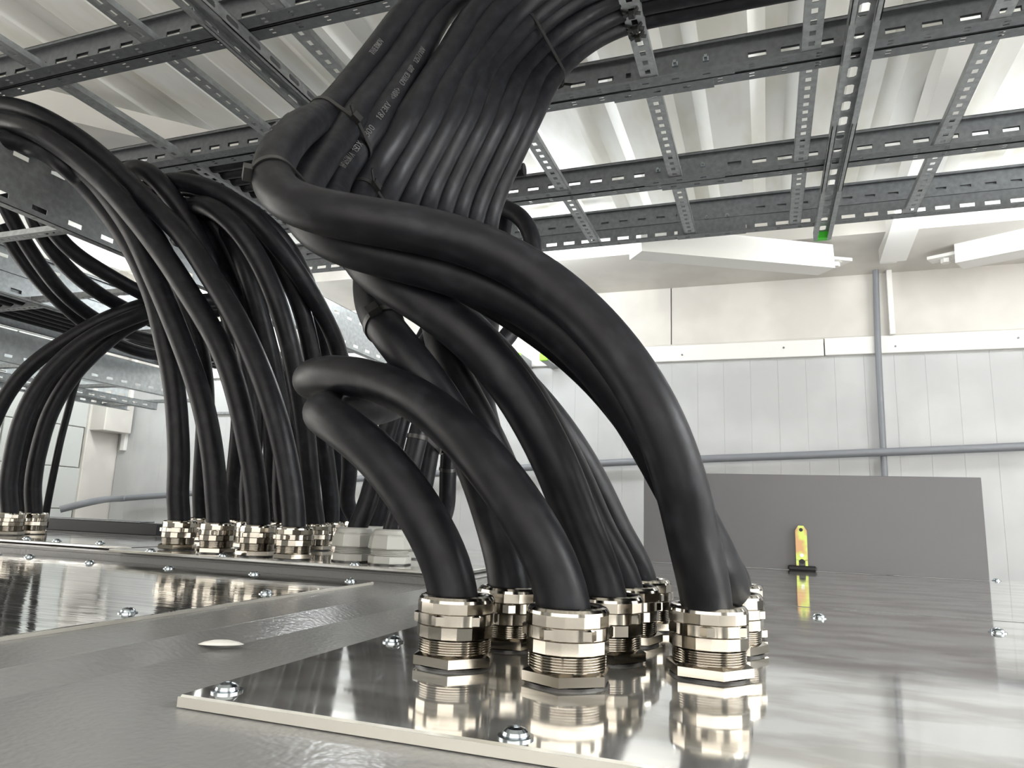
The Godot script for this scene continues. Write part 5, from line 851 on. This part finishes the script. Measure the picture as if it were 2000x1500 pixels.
	cable("wire", [Vector3(-1.875, 0.0296, -1.448), Vector3(-1.868, 0.0746, -1.441), Vector3(-1.858, 0.1191, -1.435), Vector3(-1.85, 0.164, -1.431), Vector3(-1.844, 0.2096, -1.429), Vector3(-1.842, 0.2555, -1.43), Vector3(-1.844, 0.301, -1.436), Vector3(-1.847, 0.3461, -1.444), Vector3(-1.847, 0.3918, -1.449), Vector3(-1.843, 0.4374, -1.452), Vector3(-1.835, 0.4819, -1.46), Vector3(-1.823, 0.5238, -1.475), Vector3(-1.808, 0.5616, -1.497), Vector3(-1.792, 0.5968, -1.521)], 0.0095, "thin black lead behind the far left cables", "", "rubber", "control_lead", 12, "cable")
	cable("p1", [Vector3(-0.6874, 0.03, -1.114), Vector3(-0.6875, 0.0729, -1.115), Vector3(-0.6699, 0.112, -1.12), Vector3(-0.6647, 0.1549, -1.127), Vector3(-0.6601, 0.1978, -1.134), Vector3(-0.655, 0.2405, -1.142), Vector3(-0.6496, 0.283, -1.151), Vector3(-0.6444, 0.3245, -1.164), Vector3(-0.6388, 0.3648, -1.18), Vector3(-0.6323, 0.4045, -1.197), Vector3(-0.6248, 0.4437, -1.215), Vector3(-0.6168, 0.4829, -1.233), Vector3(-0.6082, 0.5221, -1.25), Vector3(-0.5991, 0.5616, -1.266), Vector3(-0.5903, 0.6017, -1.282), Vector3(-0.5823, 0.6429, -1.294), Vector3(-0.5751, 0.6849, -1.304), Vector3(-0.5683, 0.7272, -1.313)], 0.0178, "black cable from the left plastic gland, leaning right", "black cables from the plastic glands", "rubber", "power_cable", 16, "cable")
	cable("p1b", [Vector3(-0.7401, 0.03, -1.262), Vector3(-0.7393, 0.0734, -1.262), Vector3(-0.7183, 0.1121, -1.257), Vector3(-0.7077, 0.155, -1.251), Vector3(-0.6987, 0.1986, -1.249), Vector3(-0.69, 0.2423, -1.247), Vector3(-0.681, 0.286, -1.246), Vector3(-0.6714, 0.3293, -1.25), Vector3(-0.6609, 0.372, -1.258), Vector3(-0.649, 0.4139, -1.267), Vector3(-0.6356, 0.4551, -1.277), Vector3(-0.6226, 0.4962, -1.289), Vector3(-0.611, 0.5374, -1.301), Vector3(-0.6009, 0.5787, -1.315), Vector3(-0.5919, 0.6204, -1.328), Vector3(-0.5843, 0.6626, -1.34), Vector3(-0.5777, 0.7053, -1.351), Vector3(-0.5711, 0.7481, -1.362)], 0.0178, "black cable close behind the one in the left plastic gland", "black cables from the plastic glands", "rubber", "power_cable", 16, "cable")
	cable("p2", [Vector3(-0.6066, 0.03, -1.101), Vector3(-0.6064, 0.0748, -1.101), Vector3(-0.5913, 0.1174, -1.1), Vector3(-0.5832, 0.162, -1.102), Vector3(-0.5759, 0.2067, -1.106), Vector3(-0.5714, 0.251, -1.114), Vector3(-0.5668, 0.2938, -1.128), Vector3(-0.5551, 0.3326, -1.148), Vector3(-0.5334, 0.3637, -1.173), Vector3(-0.508, 0.3907, -1.199), Vector3(-0.4823, 0.4174, -1.226), Vector3(-0.4607, 0.4498, -1.249), Vector3(-0.4469, 0.4896, -1.265), Vector3(-0.4369, 0.5324, -1.276), Vector3(-0.429, 0.5765, -1.283), Vector3(-0.4261, 0.6217, -1.285), Vector3(-0.432, 0.6665, -1.284), Vector3(-0.453, 0.7063, -1.284), Vector3(-0.4878, 0.7342, -1.292), Vector3(-0.5276, 0.7521, -1.304), Vector3(-0.5697, 0.7642, -1.315), Vector3(-0.6127, 0.7737, -1.327)], 0.0178, "cable from the right plastic gland, arching over right of the flat bundle", "black cables from the plastic glands", "rubber", "power_cable", 16, "cable")
	cable("p3", [Vector3(-0.6578, 0.03, -1.273), Vector3(-0.6575, 0.0742, -1.273), Vector3(-0.6407, 0.1152, -1.267), Vector3(-0.6303, 0.1583, -1.262), Vector3(-0.6229, 0.2024, -1.26), Vector3(-0.6169, 0.2466, -1.258), Vector3(-0.6108, 0.2909, -1.257), Vector3(-0.6036, 0.335, -1.259), Vector3(-0.594, 0.3784, -1.264), Vector3(-0.5814, 0.4206, -1.271), Vector3(-0.5683, 0.4624, -1.28), Vector3(-0.5647, 0.5017, -1.301), Vector3(-0.563, 0.5406, -1.322), Vector3(-0.5561, 0.5834, -1.333), Vector3(-0.55, 0.6271, -1.34), Vector3(-0.5451, 0.6713, -1.345), Vector3(-0.5405, 0.7157, -1.349)], 0.0178, "black cable behind the two plastic glands, tied to its neighbour", "black cables from the plastic glands", "rubber", "power_cable", 16, "cable")
	cable("p4", [Vector3(-0.6598, 0.03, -1.393), Vector3(-0.6592, 0.0726, -1.392), Vector3(-0.6343, 0.1065, -1.381), Vector3(-0.6251, 0.1455, -1.363), Vector3(-0.6187, 0.1858, -1.346), Vector3(-0.6124, 0.2272, -1.332), Vector3(-0.6047, 0.2697, -1.323), Vector3(-0.5965, 0.3128, -1.318), Vector3(-0.5888, 0.3563, -1.318), Vector3(-0.581, 0.3996, -1.322), Vector3(-0.5714, 0.4425, -1.326), Vector3(-0.5553, 0.482, -1.319), Vector3(-0.5338, 0.5134, -1.297), Vector3(-0.523, 0.5555, -1.298), Vector3(-0.5169, 0.5986, -1.306), Vector3(-0.5127, 0.6419, -1.313), Vector3(-0.511, 0.6852, -1.322), Vector3(-0.5108, 0.7285, -1.331)], 0.0178, "black cable showing between the looped cables, with two thin ties", "black cables from the plastic glands", "rubber", "power_cable", 16, "cable")
	cable("e0", [Vector3(-1.714, 0.9061, -1.118), Vector3(-1.715, 0.8646, -1.136), Vector3(-1.716, 0.8235, -1.156), Vector3(-1.713, 0.7845, -1.179), Vector3(-1.708, 0.749, -1.207), Vector3(-1.702, 0.7185, -1.24), Vector3(-1.697, 0.6935, -1.278), Vector3(-1.692, 0.6733, -1.319), Vector3(-1.687, 0.6575, -1.361), Vector3(-1.681, 0.6457, -1.405), Vector3(-1.673, 0.6362, -1.449), Vector3(-1.662, 0.6258, -1.491), Vector3(-1.641, 0.6149, -1.53), Vector3(-1.638, 0.6184, -1.573), Vector3(-1.66, 0.6334, -1.61), Vector3(-1.688, 0.6482, -1.643), Vector3(-1.717, 0.6619, -1.675), Vector3(-1.746, 0.6763, -1.707), Vector3(-1.771, 0.6945, -1.74), Vector3(-1.788, 0.7161, -1.776), Vector3(-1.782, 0.7367, -1.815), Vector3(-1.752, 0.7512, -1.846), Vector3(-1.716, 0.7624, -1.872), Vector3(-1.68, 0.7731, -1.898), Vector3(-1.647, 0.7851, -1.926)], 0.0187, "dark cable lying in the left tray, nearest its slotted side rail", "cables lying in the left tray", "rubber", "power_cable", 14, "cable")
	cable("e1", [Vector3(-1.663, 0.8322, -1.118), Vector3(-1.651, 0.7966, -1.142), Vector3(-1.639, 0.7615, -1.166), Vector3(-1.628, 0.7314, -1.196), Vector3(-1.619, 0.7112, -1.234), Vector3(-1.611, 0.698, -1.276), Vector3(-1.601, 0.6856, -1.317), Vector3(-1.589, 0.6735, -1.358), Vector3(-1.576, 0.6622, -1.399), Vector3(-1.561, 0.6515, -1.439), Vector3(-1.55, 0.6419, -1.481), Vector3(-1.557, 0.6363, -1.524), Vector3(-1.583, 0.6369, -1.559), Vector3(-1.613, 0.6402, -1.591), Vector3(-1.644, 0.6443, -1.623), Vector3(-1.675, 0.6497, -1.653), Vector3(-1.706, 0.6579, -1.684), Vector3(-1.737, 0.6662, -1.715), Vector3(-1.767, 0.6733, -1.746), Vector3(-1.795, 0.6799, -1.78), Vector3(-1.815, 0.6881, -1.818), Vector3(-1.806, 0.6993, -1.859), Vector3(-1.776, 0.7109, -1.889), Vector3(-1.742, 0.7222, -1.914), Vector3(-1.707, 0.7339, -1.938), Vector3(-1.674, 0.7461, -1.966)], 0.0187, "dark cable in the left tray that crosses both rungs", "cables lying in the left tray", "rubber", "power_cable", 14, "cable")
	cable("e2", [Vector3(-1.864, 0.8839, -1.176), Vector3(-1.861, 0.8468, -1.202), Vector3(-1.856, 0.8098, -1.229), Vector3(-1.847, 0.7732, -1.255), Vector3(-1.838, 0.7383, -1.283), Vector3(-1.834, 0.7071, -1.316), Vector3(-1.834, 0.6803, -1.353), Vector3(-1.832, 0.6573, -1.393), Vector3(-1.826, 0.6377, -1.434), Vector3(-1.819, 0.6227, -1.476), Vector3(-1.815, 0.6142, -1.521), Vector3(-1.816, 0.6117, -1.567), Vector3(-1.821, 0.613, -1.612), Vector3(-1.827, 0.6166, -1.657), Vector3(-1.834, 0.6216, -1.702), Vector3(-1.839, 0.6278, -1.747), Vector3(-1.841, 0.6352, -1.792), Vector3(-1.837, 0.6437, -1.837), Vector3(-1.822, 0.6538, -1.879), Vector3(-1.797, 0.6657, -1.915), Vector3(-1.766, 0.6788, -1.946), Vector3(-1.733, 0.6921, -1.975), Vector3(-1.701, 0.7054, -2.005)], 0.0187, "dark cable at the left edge inside the left tray", "cables lying in the left tray", "rubber", "power_cable", 14, "cable")
	cable("e3", [Vector3(-1.967, 0.8426, -1.255), Vector3(-1.958, 0.8071, -1.282), Vector3(-1.948, 0.7719, -1.309), Vector3(-1.94, 0.7389, -1.339), Vector3(-1.931, 0.709, -1.372), Vector3(-1.923, 0.6816, -1.407), Vector3(-1.916, 0.6571, -1.445), Vector3(-1.911, 0.6359, -1.485), Vector3(-1.906, 0.6182, -1.526), Vector3(-1.903, 0.6038, -1.569), Vector3(-1.9, 0.5933, -1.613), Vector3(-1.897, 0.587, -1.658), Vector3(-1.894, 0.5851, -1.703), Vector3(-1.891, 0.5868, -1.749), Vector3(-1.888, 0.591, -1.794), Vector3(-1.882, 0.597, -1.838), Vector3(-1.87, 0.6046, -1.881), Vector3(-1.851, 0.6139, -1.921), Vector3(-1.824, 0.6252, -1.956), Vector3(-1.793, 0.6378, -1.987), Vector3(-1.761, 0.6509, -2.016), Vector3(-1.729, 0.6636, -2.046)], 0.0187, "lowest dark cable inside the left tray", "cables lying in the left tray", "rubber", "power_cable", 14, "cable")
	cable("t0", [Vector3(-1.6, 1.042, -1.45), Vector3(-1.554, 1.042, -1.45), Vector3(-1.509, 1.042, -1.45), Vector3(-1.464, 1.042, -1.45), Vector3(-1.418, 1.042, -1.45), Vector3(-1.373, 1.042, -1.45), Vector3(-1.327, 1.042, -1.45), Vector3(-1.282, 1.042, -1.45), Vector3(-1.236, 1.042, -1.45), Vector3(-1.191, 1.042, -1.45), Vector3(-1.145, 1.042, -1.45), Vector3(-1.1, 1.042, -1.45), Vector3(-1.054, 1.042, -1.45), Vector3(-1.009, 1.042, -1.45), Vector3(-0.9636, 1.042, -1.45), Vector3(-0.9182, 1.042, -1.45), Vector3(-0.8727, 1.042, -1.45), Vector3(-0.8273, 1.042, -1.45), Vector3(-0.7818, 1.042, -1.45), Vector3(-0.7364, 1.042, -1.45), Vector3(-0.6909, 1.042, -1.45), Vector3(-0.6455, 1.042, -1.45), Vector3(-0.6, 1.042, -1.45)], 0.0187, "straight black cable lying in the second overhead tray, first behind its front rail", "straight cables lying in the second overhead tray", "rubber", "power_cable", 14, "cable")
	cable("t1", [Vector3(-1.6, 1.042, -1.492), Vector3(-1.554, 1.042, -1.492), Vector3(-1.509, 1.042, -1.492), Vector3(-1.464, 1.042, -1.492), Vector3(-1.418, 1.042, -1.492), Vector3(-1.373, 1.042, -1.492), Vector3(-1.327, 1.042, -1.492), Vector3(-1.282, 1.042, -1.492), Vector3(-1.236, 1.042, -1.492), Vector3(-1.191, 1.042, -1.492), Vector3(-1.145, 1.042, -1.492), Vector3(-1.1, 1.042, -1.492), Vector3(-1.054, 1.042, -1.492), Vector3(-1.009, 1.042, -1.492), Vector3(-0.9636, 1.042, -1.492), Vector3(-0.9182, 1.042, -1.492), Vector3(-0.8727, 1.042, -1.492), Vector3(-0.8273, 1.042, -1.492), Vector3(-0.7818, 1.042, -1.492), Vector3(-0.7364, 1.042, -1.492), Vector3(-0.6909, 1.042, -1.492), Vector3(-0.6455, 1.042, -1.492), Vector3(-0.6, 1.042, -1.492)], 0.0187, "straight black cable lying in the second overhead tray, second behind its front rail", "straight cables lying in the second overhead tray", "rubber", "power_cable", 14, "cable")
	cable("t2", [Vector3(-1.6, 1.042, -1.534), Vector3(-1.554, 1.042, -1.534), Vector3(-1.509, 1.042, -1.534), Vector3(-1.464, 1.042, -1.534), Vector3(-1.418, 1.042, -1.534), Vector3(-1.373, 1.042, -1.534), Vector3(-1.327, 1.042, -1.534), Vector3(-1.282, 1.042, -1.534), Vector3(-1.236, 1.042, -1.534), Vector3(-1.191, 1.042, -1.534), Vector3(-1.145, 1.042, -1.534), Vector3(-1.1, 1.042, -1.534), Vector3(-1.054, 1.042, -1.534), Vector3(-1.009, 1.042, -1.534), Vector3(-0.9636, 1.042, -1.534), Vector3(-0.9182, 1.042, -1.534), Vector3(-0.8727, 1.042, -1.534), Vector3(-0.8273, 1.042, -1.534), Vector3(-0.7818, 1.042, -1.534), Vector3(-0.7364, 1.042, -1.534), Vector3(-0.6909, 1.042, -1.534), Vector3(-0.6455, 1.042, -1.534), Vector3(-0.6, 1.042, -1.534)], 0.0187, "straight black cable lying in the second overhead tray, third behind its front rail", "straight cables lying in the second overhead tray", "rubber", "power_cable", 14, "cable")
	cable("t3", [Vector3(-1.6, 1.042, -1.576), Vector3(-1.554, 1.042, -1.576), Vector3(-1.509, 1.042, -1.576), Vector3(-1.464, 1.042, -1.576), Vector3(-1.418, 1.042, -1.576), Vector3(-1.373, 1.042, -1.576), Vector3(-1.327, 1.042, -1.576), Vector3(-1.282, 1.042, -1.576), Vector3(-1.236, 1.042, -1.576), Vector3(-1.191, 1.042, -1.576), Vector3(-1.145, 1.042, -1.576), Vector3(-1.1, 1.042, -1.576), Vector3(-1.054, 1.042, -1.576), Vector3(-1.009, 1.042, -1.576), Vector3(-0.9636, 1.042, -1.576), Vector3(-0.9182, 1.042, -1.576), Vector3(-0.8727, 1.042, -1.576), Vector3(-0.8273, 1.042, -1.576), Vector3(-0.7818, 1.042, -1.576), Vector3(-0.7364, 1.042, -1.576), Vector3(-0.6909, 1.042, -1.576), Vector3(-0.6455, 1.042, -1.576), Vector3(-0.6, 1.042, -1.576)], 0.0187, "straight black cable lying in the second overhead tray, middle one of seven", "straight cables lying in the second overhead tray", "rubber", "power_cable", 14, "cable")
	cable("t4", [Vector3(-1.6, 1.042, -1.618), Vector3(-1.554, 1.042, -1.618), Vector3(-1.509, 1.042, -1.618), Vector3(-1.464, 1.042, -1.618), Vector3(-1.418, 1.042, -1.618), Vector3(-1.373, 1.042, -1.618), Vector3(-1.327, 1.042, -1.618), Vector3(-1.282, 1.042, -1.618), Vector3(-1.236, 1.042, -1.618), Vector3(-1.191, 1.042, -1.618), Vector3(-1.145, 1.042, -1.618), Vector3(-1.1, 1.042, -1.618), Vector3(-1.054, 1.042, -1.618), Vector3(-1.009, 1.042, -1.618), Vector3(-0.9636, 1.042, -1.618), Vector3(-0.9182, 1.042, -1.618), Vector3(-0.8727, 1.042, -1.618), Vector3(-0.8273, 1.042, -1.618), Vector3(-0.7818, 1.042, -1.618), Vector3(-0.7364, 1.042, -1.618), Vector3(-0.6909, 1.042, -1.618), Vector3(-0.6455, 1.042, -1.618), Vector3(-0.6, 1.042, -1.618)], 0.0187, "straight black cable lying in the second overhead tray, third from the back rail", "straight cables lying in the second overhead tray", "rubber", "power_cable", 14, "cable")
	cable("t5", [Vector3(-1.6, 1.042, -1.66), Vector3(-1.554, 1.042, -1.66), Vector3(-1.509, 1.042, -1.66), Vector3(-1.464, 1.042, -1.66), Vector3(-1.418, 1.042, -1.66), Vector3(-1.373, 1.042, -1.66), Vector3(-1.327, 1.042, -1.66), Vector3(-1.282, 1.042, -1.66), Vector3(-1.236, 1.042, -1.66), Vector3(-1.191, 1.042, -1.66), Vector3(-1.145, 1.042, -1.66), Vector3(-1.1, 1.042, -1.66), Vector3(-1.054, 1.042, -1.66), Vector3(-1.009, 1.042, -1.66), Vector3(-0.9636, 1.042, -1.66), Vector3(-0.9182, 1.042, -1.66), Vector3(-0.8727, 1.042, -1.66), Vector3(-0.8273, 1.042, -1.66), Vector3(-0.7818, 1.042, -1.66), Vector3(-0.7364, 1.042, -1.66), Vector3(-0.6909, 1.042, -1.66), Vector3(-0.6455, 1.042, -1.66), Vector3(-0.6, 1.042, -1.66)], 0.0187, "straight black cable lying in the second overhead tray, second from the back rail", "straight cables lying in the second overhead tray", "rubber", "power_cable", 14, "cable")
	cable("t6", [Vector3(-1.6, 1.042, -1.702), Vector3(-1.554, 1.042, -1.702), Vector3(-1.509, 1.042, -1.702), Vector3(-1.464, 1.042, -1.702), Vector3(-1.418, 1.042, -1.702), Vector3(-1.373, 1.042, -1.702), Vector3(-1.327, 1.042, -1.702), Vector3(-1.282, 1.042, -1.702), Vector3(-1.236, 1.042, -1.702), Vector3(-1.191, 1.042, -1.702), Vector3(-1.145, 1.042, -1.702), Vector3(-1.1, 1.042, -1.702), Vector3(-1.054, 1.042, -1.702), Vector3(-1.009, 1.042, -1.702), Vector3(-0.9636, 1.042, -1.702), Vector3(-0.9182, 1.042, -1.702), Vector3(-0.8727, 1.042, -1.702), Vector3(-0.8273, 1.042, -1.702), Vector3(-0.7818, 1.042, -1.702), Vector3(-0.7364, 1.042, -1.702), Vector3(-0.6909, 1.042, -1.702), Vector3(-0.6455, 1.042, -1.702), Vector3(-0.6, 1.042, -1.702)], 0.0187, "straight black cable lying in the second overhead tray, next to its back rail", "straight cables lying in the second overhead tray", "rubber", "power_cable", 14, "cable")
	var c1: Node = made.g3
	var c3: Node = made.d3
	letters("d3", "HPASEN/A 1S0X", Vector3(-0.467, 0.4926, -0.6645), 0.0187, Vector3(0.4616, -0.4069, 0.6725), 0.0105, c3)
	letters("d3", "300  18/3KV  <VDE>  CPRECB UXP  1257/10V", Vector3(-0.4865, 0.5738, -0.7281), 0.0187, Vector3(0.4763, -0.5617, 0.7774), 0.0105, c3)
	letters("g3", "E  ZOE-90 HDIXO  CU", Vector3(-0.4351, 0.4321, -0.515), 0.0187, Vector3(0.1091, -0.3053, 0.5873), 0.0095, c1)
	letters("g3", "THERMOV", Vector3(-0.5174, 0.7302, -0.7727), 0.0187, Vector3(0.3948, -0.5991, 0.7896), 0.0105, c1)
	var gland := make_gland(1.0, "nickel cable gland at the front left corner of the near group, under the lower loop", "nickel glands of the near plate", Vector3(-0.2206, 0, -0.508), -0.24)
	put_gland(gland, "nickel gland directly behind the front left one", "nickel glands of the near plate", Vector3(-0.209, 0, -0.598), 0.1, 1.0)
	put_gland(gland, "third nickel gland of the near left row", "nickel glands of the near plate", Vector3(-0.209, 0, -0.69), 0.7, 1.0)
	put_gland(gland, "last nickel gland of the near left row", "nickel glands of the near plate", Vector3(-0.209, 0, -0.78), 0.3, 1.0)
	put_gland(gland, "frontmost nickel cable gland, in the middle under the upper loop", "nickel glands of the near plate", Vector3(-0.131, 0, -0.4945), 0.62, 1.0)
	put_gland(gland, "nickel gland directly behind the frontmost middle one", "nickel glands of the near plate", Vector3(-0.1225, 0, -0.586), 0.9, 1.0)
	put_gland(gland, "third nickel gland of the near middle row", "nickel glands of the near plate", Vector3(-0.1225, 0, -0.675), 0.25, 1.0)
	put_gland(gland, "last nickel gland of the near middle row", "nickel glands of the near plate", Vector3(-0.1225, 0, -0.764), 0.6, 1.0)
	put_gland(gland, "large nickel cable gland at right, holding the big sweeping cable", "nickel glands of the near plate", Vector3(-0.0427, 0, -0.567), -0.14, 1.0)
	put_gland(gland, "nickel gland directly behind the big right one", "nickel glands of the near plate", Vector3(-0.033, 0, -0.675), 0.05, 1.0)
	put_gland(gland, "last nickel gland of the near right row", "nickel glands of the near plate", Vector3(-0.033, 0, -0.772), 0.8, 1.0)
	put_gland(gland, "leftmost nickel gland of the front rear-cabinet row", "nickel glands of the rear cabinet", Vector3(-1.088, 0.02, -1.123), 0, 1.12)
	put_gland(gland, "second nickel gland of the front rear-cabinet row", "nickel glands of the rear cabinet", Vector3(-0.9722, 0.02, -1.098), 0.37, 1.12)
	put_gland(gland, "third nickel gland of the front rear-cabinet row", "nickel glands of the rear cabinet", Vector3(-0.8729, 0.02, -1.089), 0.74, 1.12)
	put_gland(gland, "fourth nickel gland of the front rear-cabinet row", "nickel glands of the rear cabinet", Vector3(-0.7847, 0.02, -1.075), 0.06, 1.12)
	put_gland(gland, "nickel gland behind the gap of the first and second rear ones", "nickel glands of the rear cabinet", Vector3(-1.313, 0.02, -1.425), 0.43, 1.12)
	put_gland(gland, "nickel gland behind the gap of the second and third rear ones", "nickel glands of the rear cabinet", Vector3(-1.21, 0.02, -1.421), 0.8, 1.12)
	put_gland(gland, "nickel gland behind the gap of the third and fourth rear ones", "nickel glands of the rear cabinet", Vector3(-1.137, 0.02, -1.463), 0.12, 1.12)
	put_gland(gland, "nickel gland peeping out behind the fourth rear one", "nickel glands of the rear cabinet", Vector3(-1.1, 0.02, -1.532), 0.49, 1.12)
	put_gland(gland, "nickel gland in the shade behind the third rear one", "nickel glands of the rear cabinet", Vector3(-1.049, 0.02, -1.284), 0.86, 1.12)
	put_gland(gland, "nickel gland in the shade behind the fourth rear one", "nickel glands of the rear cabinet", Vector3(-1.022, 0.02, -1.365), 0.18, 1.12)
	put_gland(gland, "nickel gland just right of the fourth rear one", "nickel glands of the rear cabinet", Vector3(-0.9246, 0.02, -1.343), 0.55, 1.12)
	put_gland(gland, "small-looking nickel gland left of the plastic glands", "nickel glands of the rear cabinet", Vector3(-1.032, 0.02, -1.56), 0.92, 1.12)
	put_gland(gland, "nickel gland behind the one left of the plastic glands", "nickel glands of the rear cabinet", Vector3(-1.163, 0.02, -1.821), 0.24, 1.12)
	put_gland(gland, "nickel gland half hidden behind the left plastic gland", "nickel glands of the rear cabinet", Vector3(-1.052, 0.02, -1.734), 0.61, 1.12)
	put_gland(gland, "far nickel gland at the left edge beside the black channel", "nickel glands of the rear cabinet", Vector3(-1.692, 0.02, -1.218), 0.98, 1.05)
	put_gland(gland, "far nickel gland touching the black channel's end", "nickel glands of the rear cabinet", Vector3(-1.723, 0.02, -1.301), 0.3, 1.05)
	put_gland(gland, "far nickel gland behind the two left ones", "nickel glands of the rear cabinet", Vector3(-1.914, 0.02, -1.411), 0.67, 1.05)
	put_gland(gland, "far nickel gland cut by the left edge", "nickel glands of the rear cabinet", Vector3(-1.878, 0.02, -1.279), 1.04, 1.05)
	make_plastic_gland("left grey plastic gland, tilted octagonal nut", Vector3(-0.6874, 0.02, -1.114), 0.2)
	make_plastic_gland("right grey plastic gland, nearest the looped cable", Vector3(-0.6066, 0.02, -1.101), 0.5)
	make_plastic_gland("grey plastic gland between and behind the two front ones", Vector3(-0.7401, 0.02, -1.262), 0.8)
	make_plastic_gland("grey plastic gland behind the right one", Vector3(-0.6578, 0.02, -1.273), 1.1)
	make_plastic_gland("last grey plastic gland, hidden by the looped cable", Vector3(-0.6598, 0.02, -1.393), 1.4)
	tie(["c3", "b2", "g2", "g1", "b3"], Vector3(-0.3415, 0.9121, -1.071), 0.0187, "cable tie strapped across the right half of the flat bundle", 0.0072, -0.6, 0.02)
	tie(["g3", "d2", "d3"], Vector3(-0.4857, 0.5847, -0.6722), 0.0187, "cable tie across the three leftmost bundle cables", 0.0072, 0.9, 0.015)
	tie(["c1", "b1"], Vector3(-0.4445, 0.5121, -0.7013), 0.0187, "cable tie lower down on the fourth bundle cable", 0.0072, 0.5, 0.02)
	tie(["g3", "d2"], Vector3(-0.4064, 0.3832, -0.4809), 0.0187, "cable tie round the tight bend at the far left of the bundle", 0.0072, 2.4, 0)
	tie(["c1"], Vector3(-0.368, 0.3426, -0.5675), 0.0187, "cable tie round the cable turning up beneath the sweeping pair", 0.0072, 2.2, 0)
	tie(["b1"], Vector3(-0.3447, 0.2859, -0.5763), 0.0187, "cable tie round the scuffed cable's turn", 0.0072, 1.4, 0)
	tie(["p2", "p3"], Vector3(-0.603, 0.2307, -1.164), 0.0178, "cable tie on the plastic-gland cables between the two loops", 0.0072, -0.3, 0.02)
	tie(["p4"], Vector3(-0.5774, 0.2132, -1.252), 0.0178, "upper thin cable tie on the cable seen between the loops", 0.0072, -0.2, 0.015)
	tie(["p4"], Vector3(-0.5765, 0.1592, -1.253), 0.0178, "lower thin cable tie on the cable seen between the loops", 0.0072, -0.4, 0)
	tie(["p1", "p1b"], Vector3(-0.6724, 0.1847, -1.148), 0.0178, "cable tie on the leaning cables above the left plastic gland", 0.0072, 2.8, 0.015)
	rung_tie(Vector3(-0.2076, 1.032, -1.139), "uppermost cable tie lashing the bundle to the overhead rung")
	rung_tie(Vector3(-0.2075, 1.035, -1.181), "middle cable tie lashing the bundle to the overhead rung")
	rung_tie(Vector3(-0.2057, 1.028, -1.205), "lowest cable tie lashing the bundle to the overhead rung")
	cable("pipe", [Vector3(2.2, 0.51, -3.168), Vector3(0.9262, 0.4346, -3.168), Vector3(0.2116, 0.3991, -3.168), Vector3(-0.7086, 0.3539, -3.168), Vector3(-1.389, 0.3048, -3.168), Vector3(-1.955, 0.2628, -3.168), Vector3(-2.958, 0.1691, -3.168), Vector3(-3.427, 0.1287, -3.168), Vector3(-3.5, 0.121, -3.16), Vector3(-2.997, 0.0964, -2.522), Vector3(-3.054, 0.0595, -2.422)], 0.0162, "grey drain pipe sloping along the back wall", "", "pvc", "drain_pipe", 16, "pipe")
	cable("cond", [Vector3(0.4551, 1.223, -3.13), Vector3(0.4605, 1.192, -3.17), Vector3(0.4601, 1.107, -3.186), Vector3(0.4541, 0.8424, -3.186), Vector3(0.4517, 0.5435, -3.186), Vector3(0.4513, 0.3265, -3.186), Vector3(0.4493, 0.0166, -3.186)], 0.0122, "slim grey conduit running down the back wall past the bracing joint", "", "pvc", "conduit", 16, "conduit")
	cable("redw", [Vector3(0.4882, 1.292, -2.094), Vector3(0.4752, 1.305, -2.011), Vector3(0.4708, 1.309, -1.958), Vector3(0.4792, 1.29, -1.965), Vector3(0.4903, 1.257, -2), Vector3(0.5062, 1.231, -2.062), Vector3(0.5446, 1.235, -2.176)], 0.004, "red wire looped over the bright ceiling bracing tube", "", "red", "red_wire", 10, "wire")
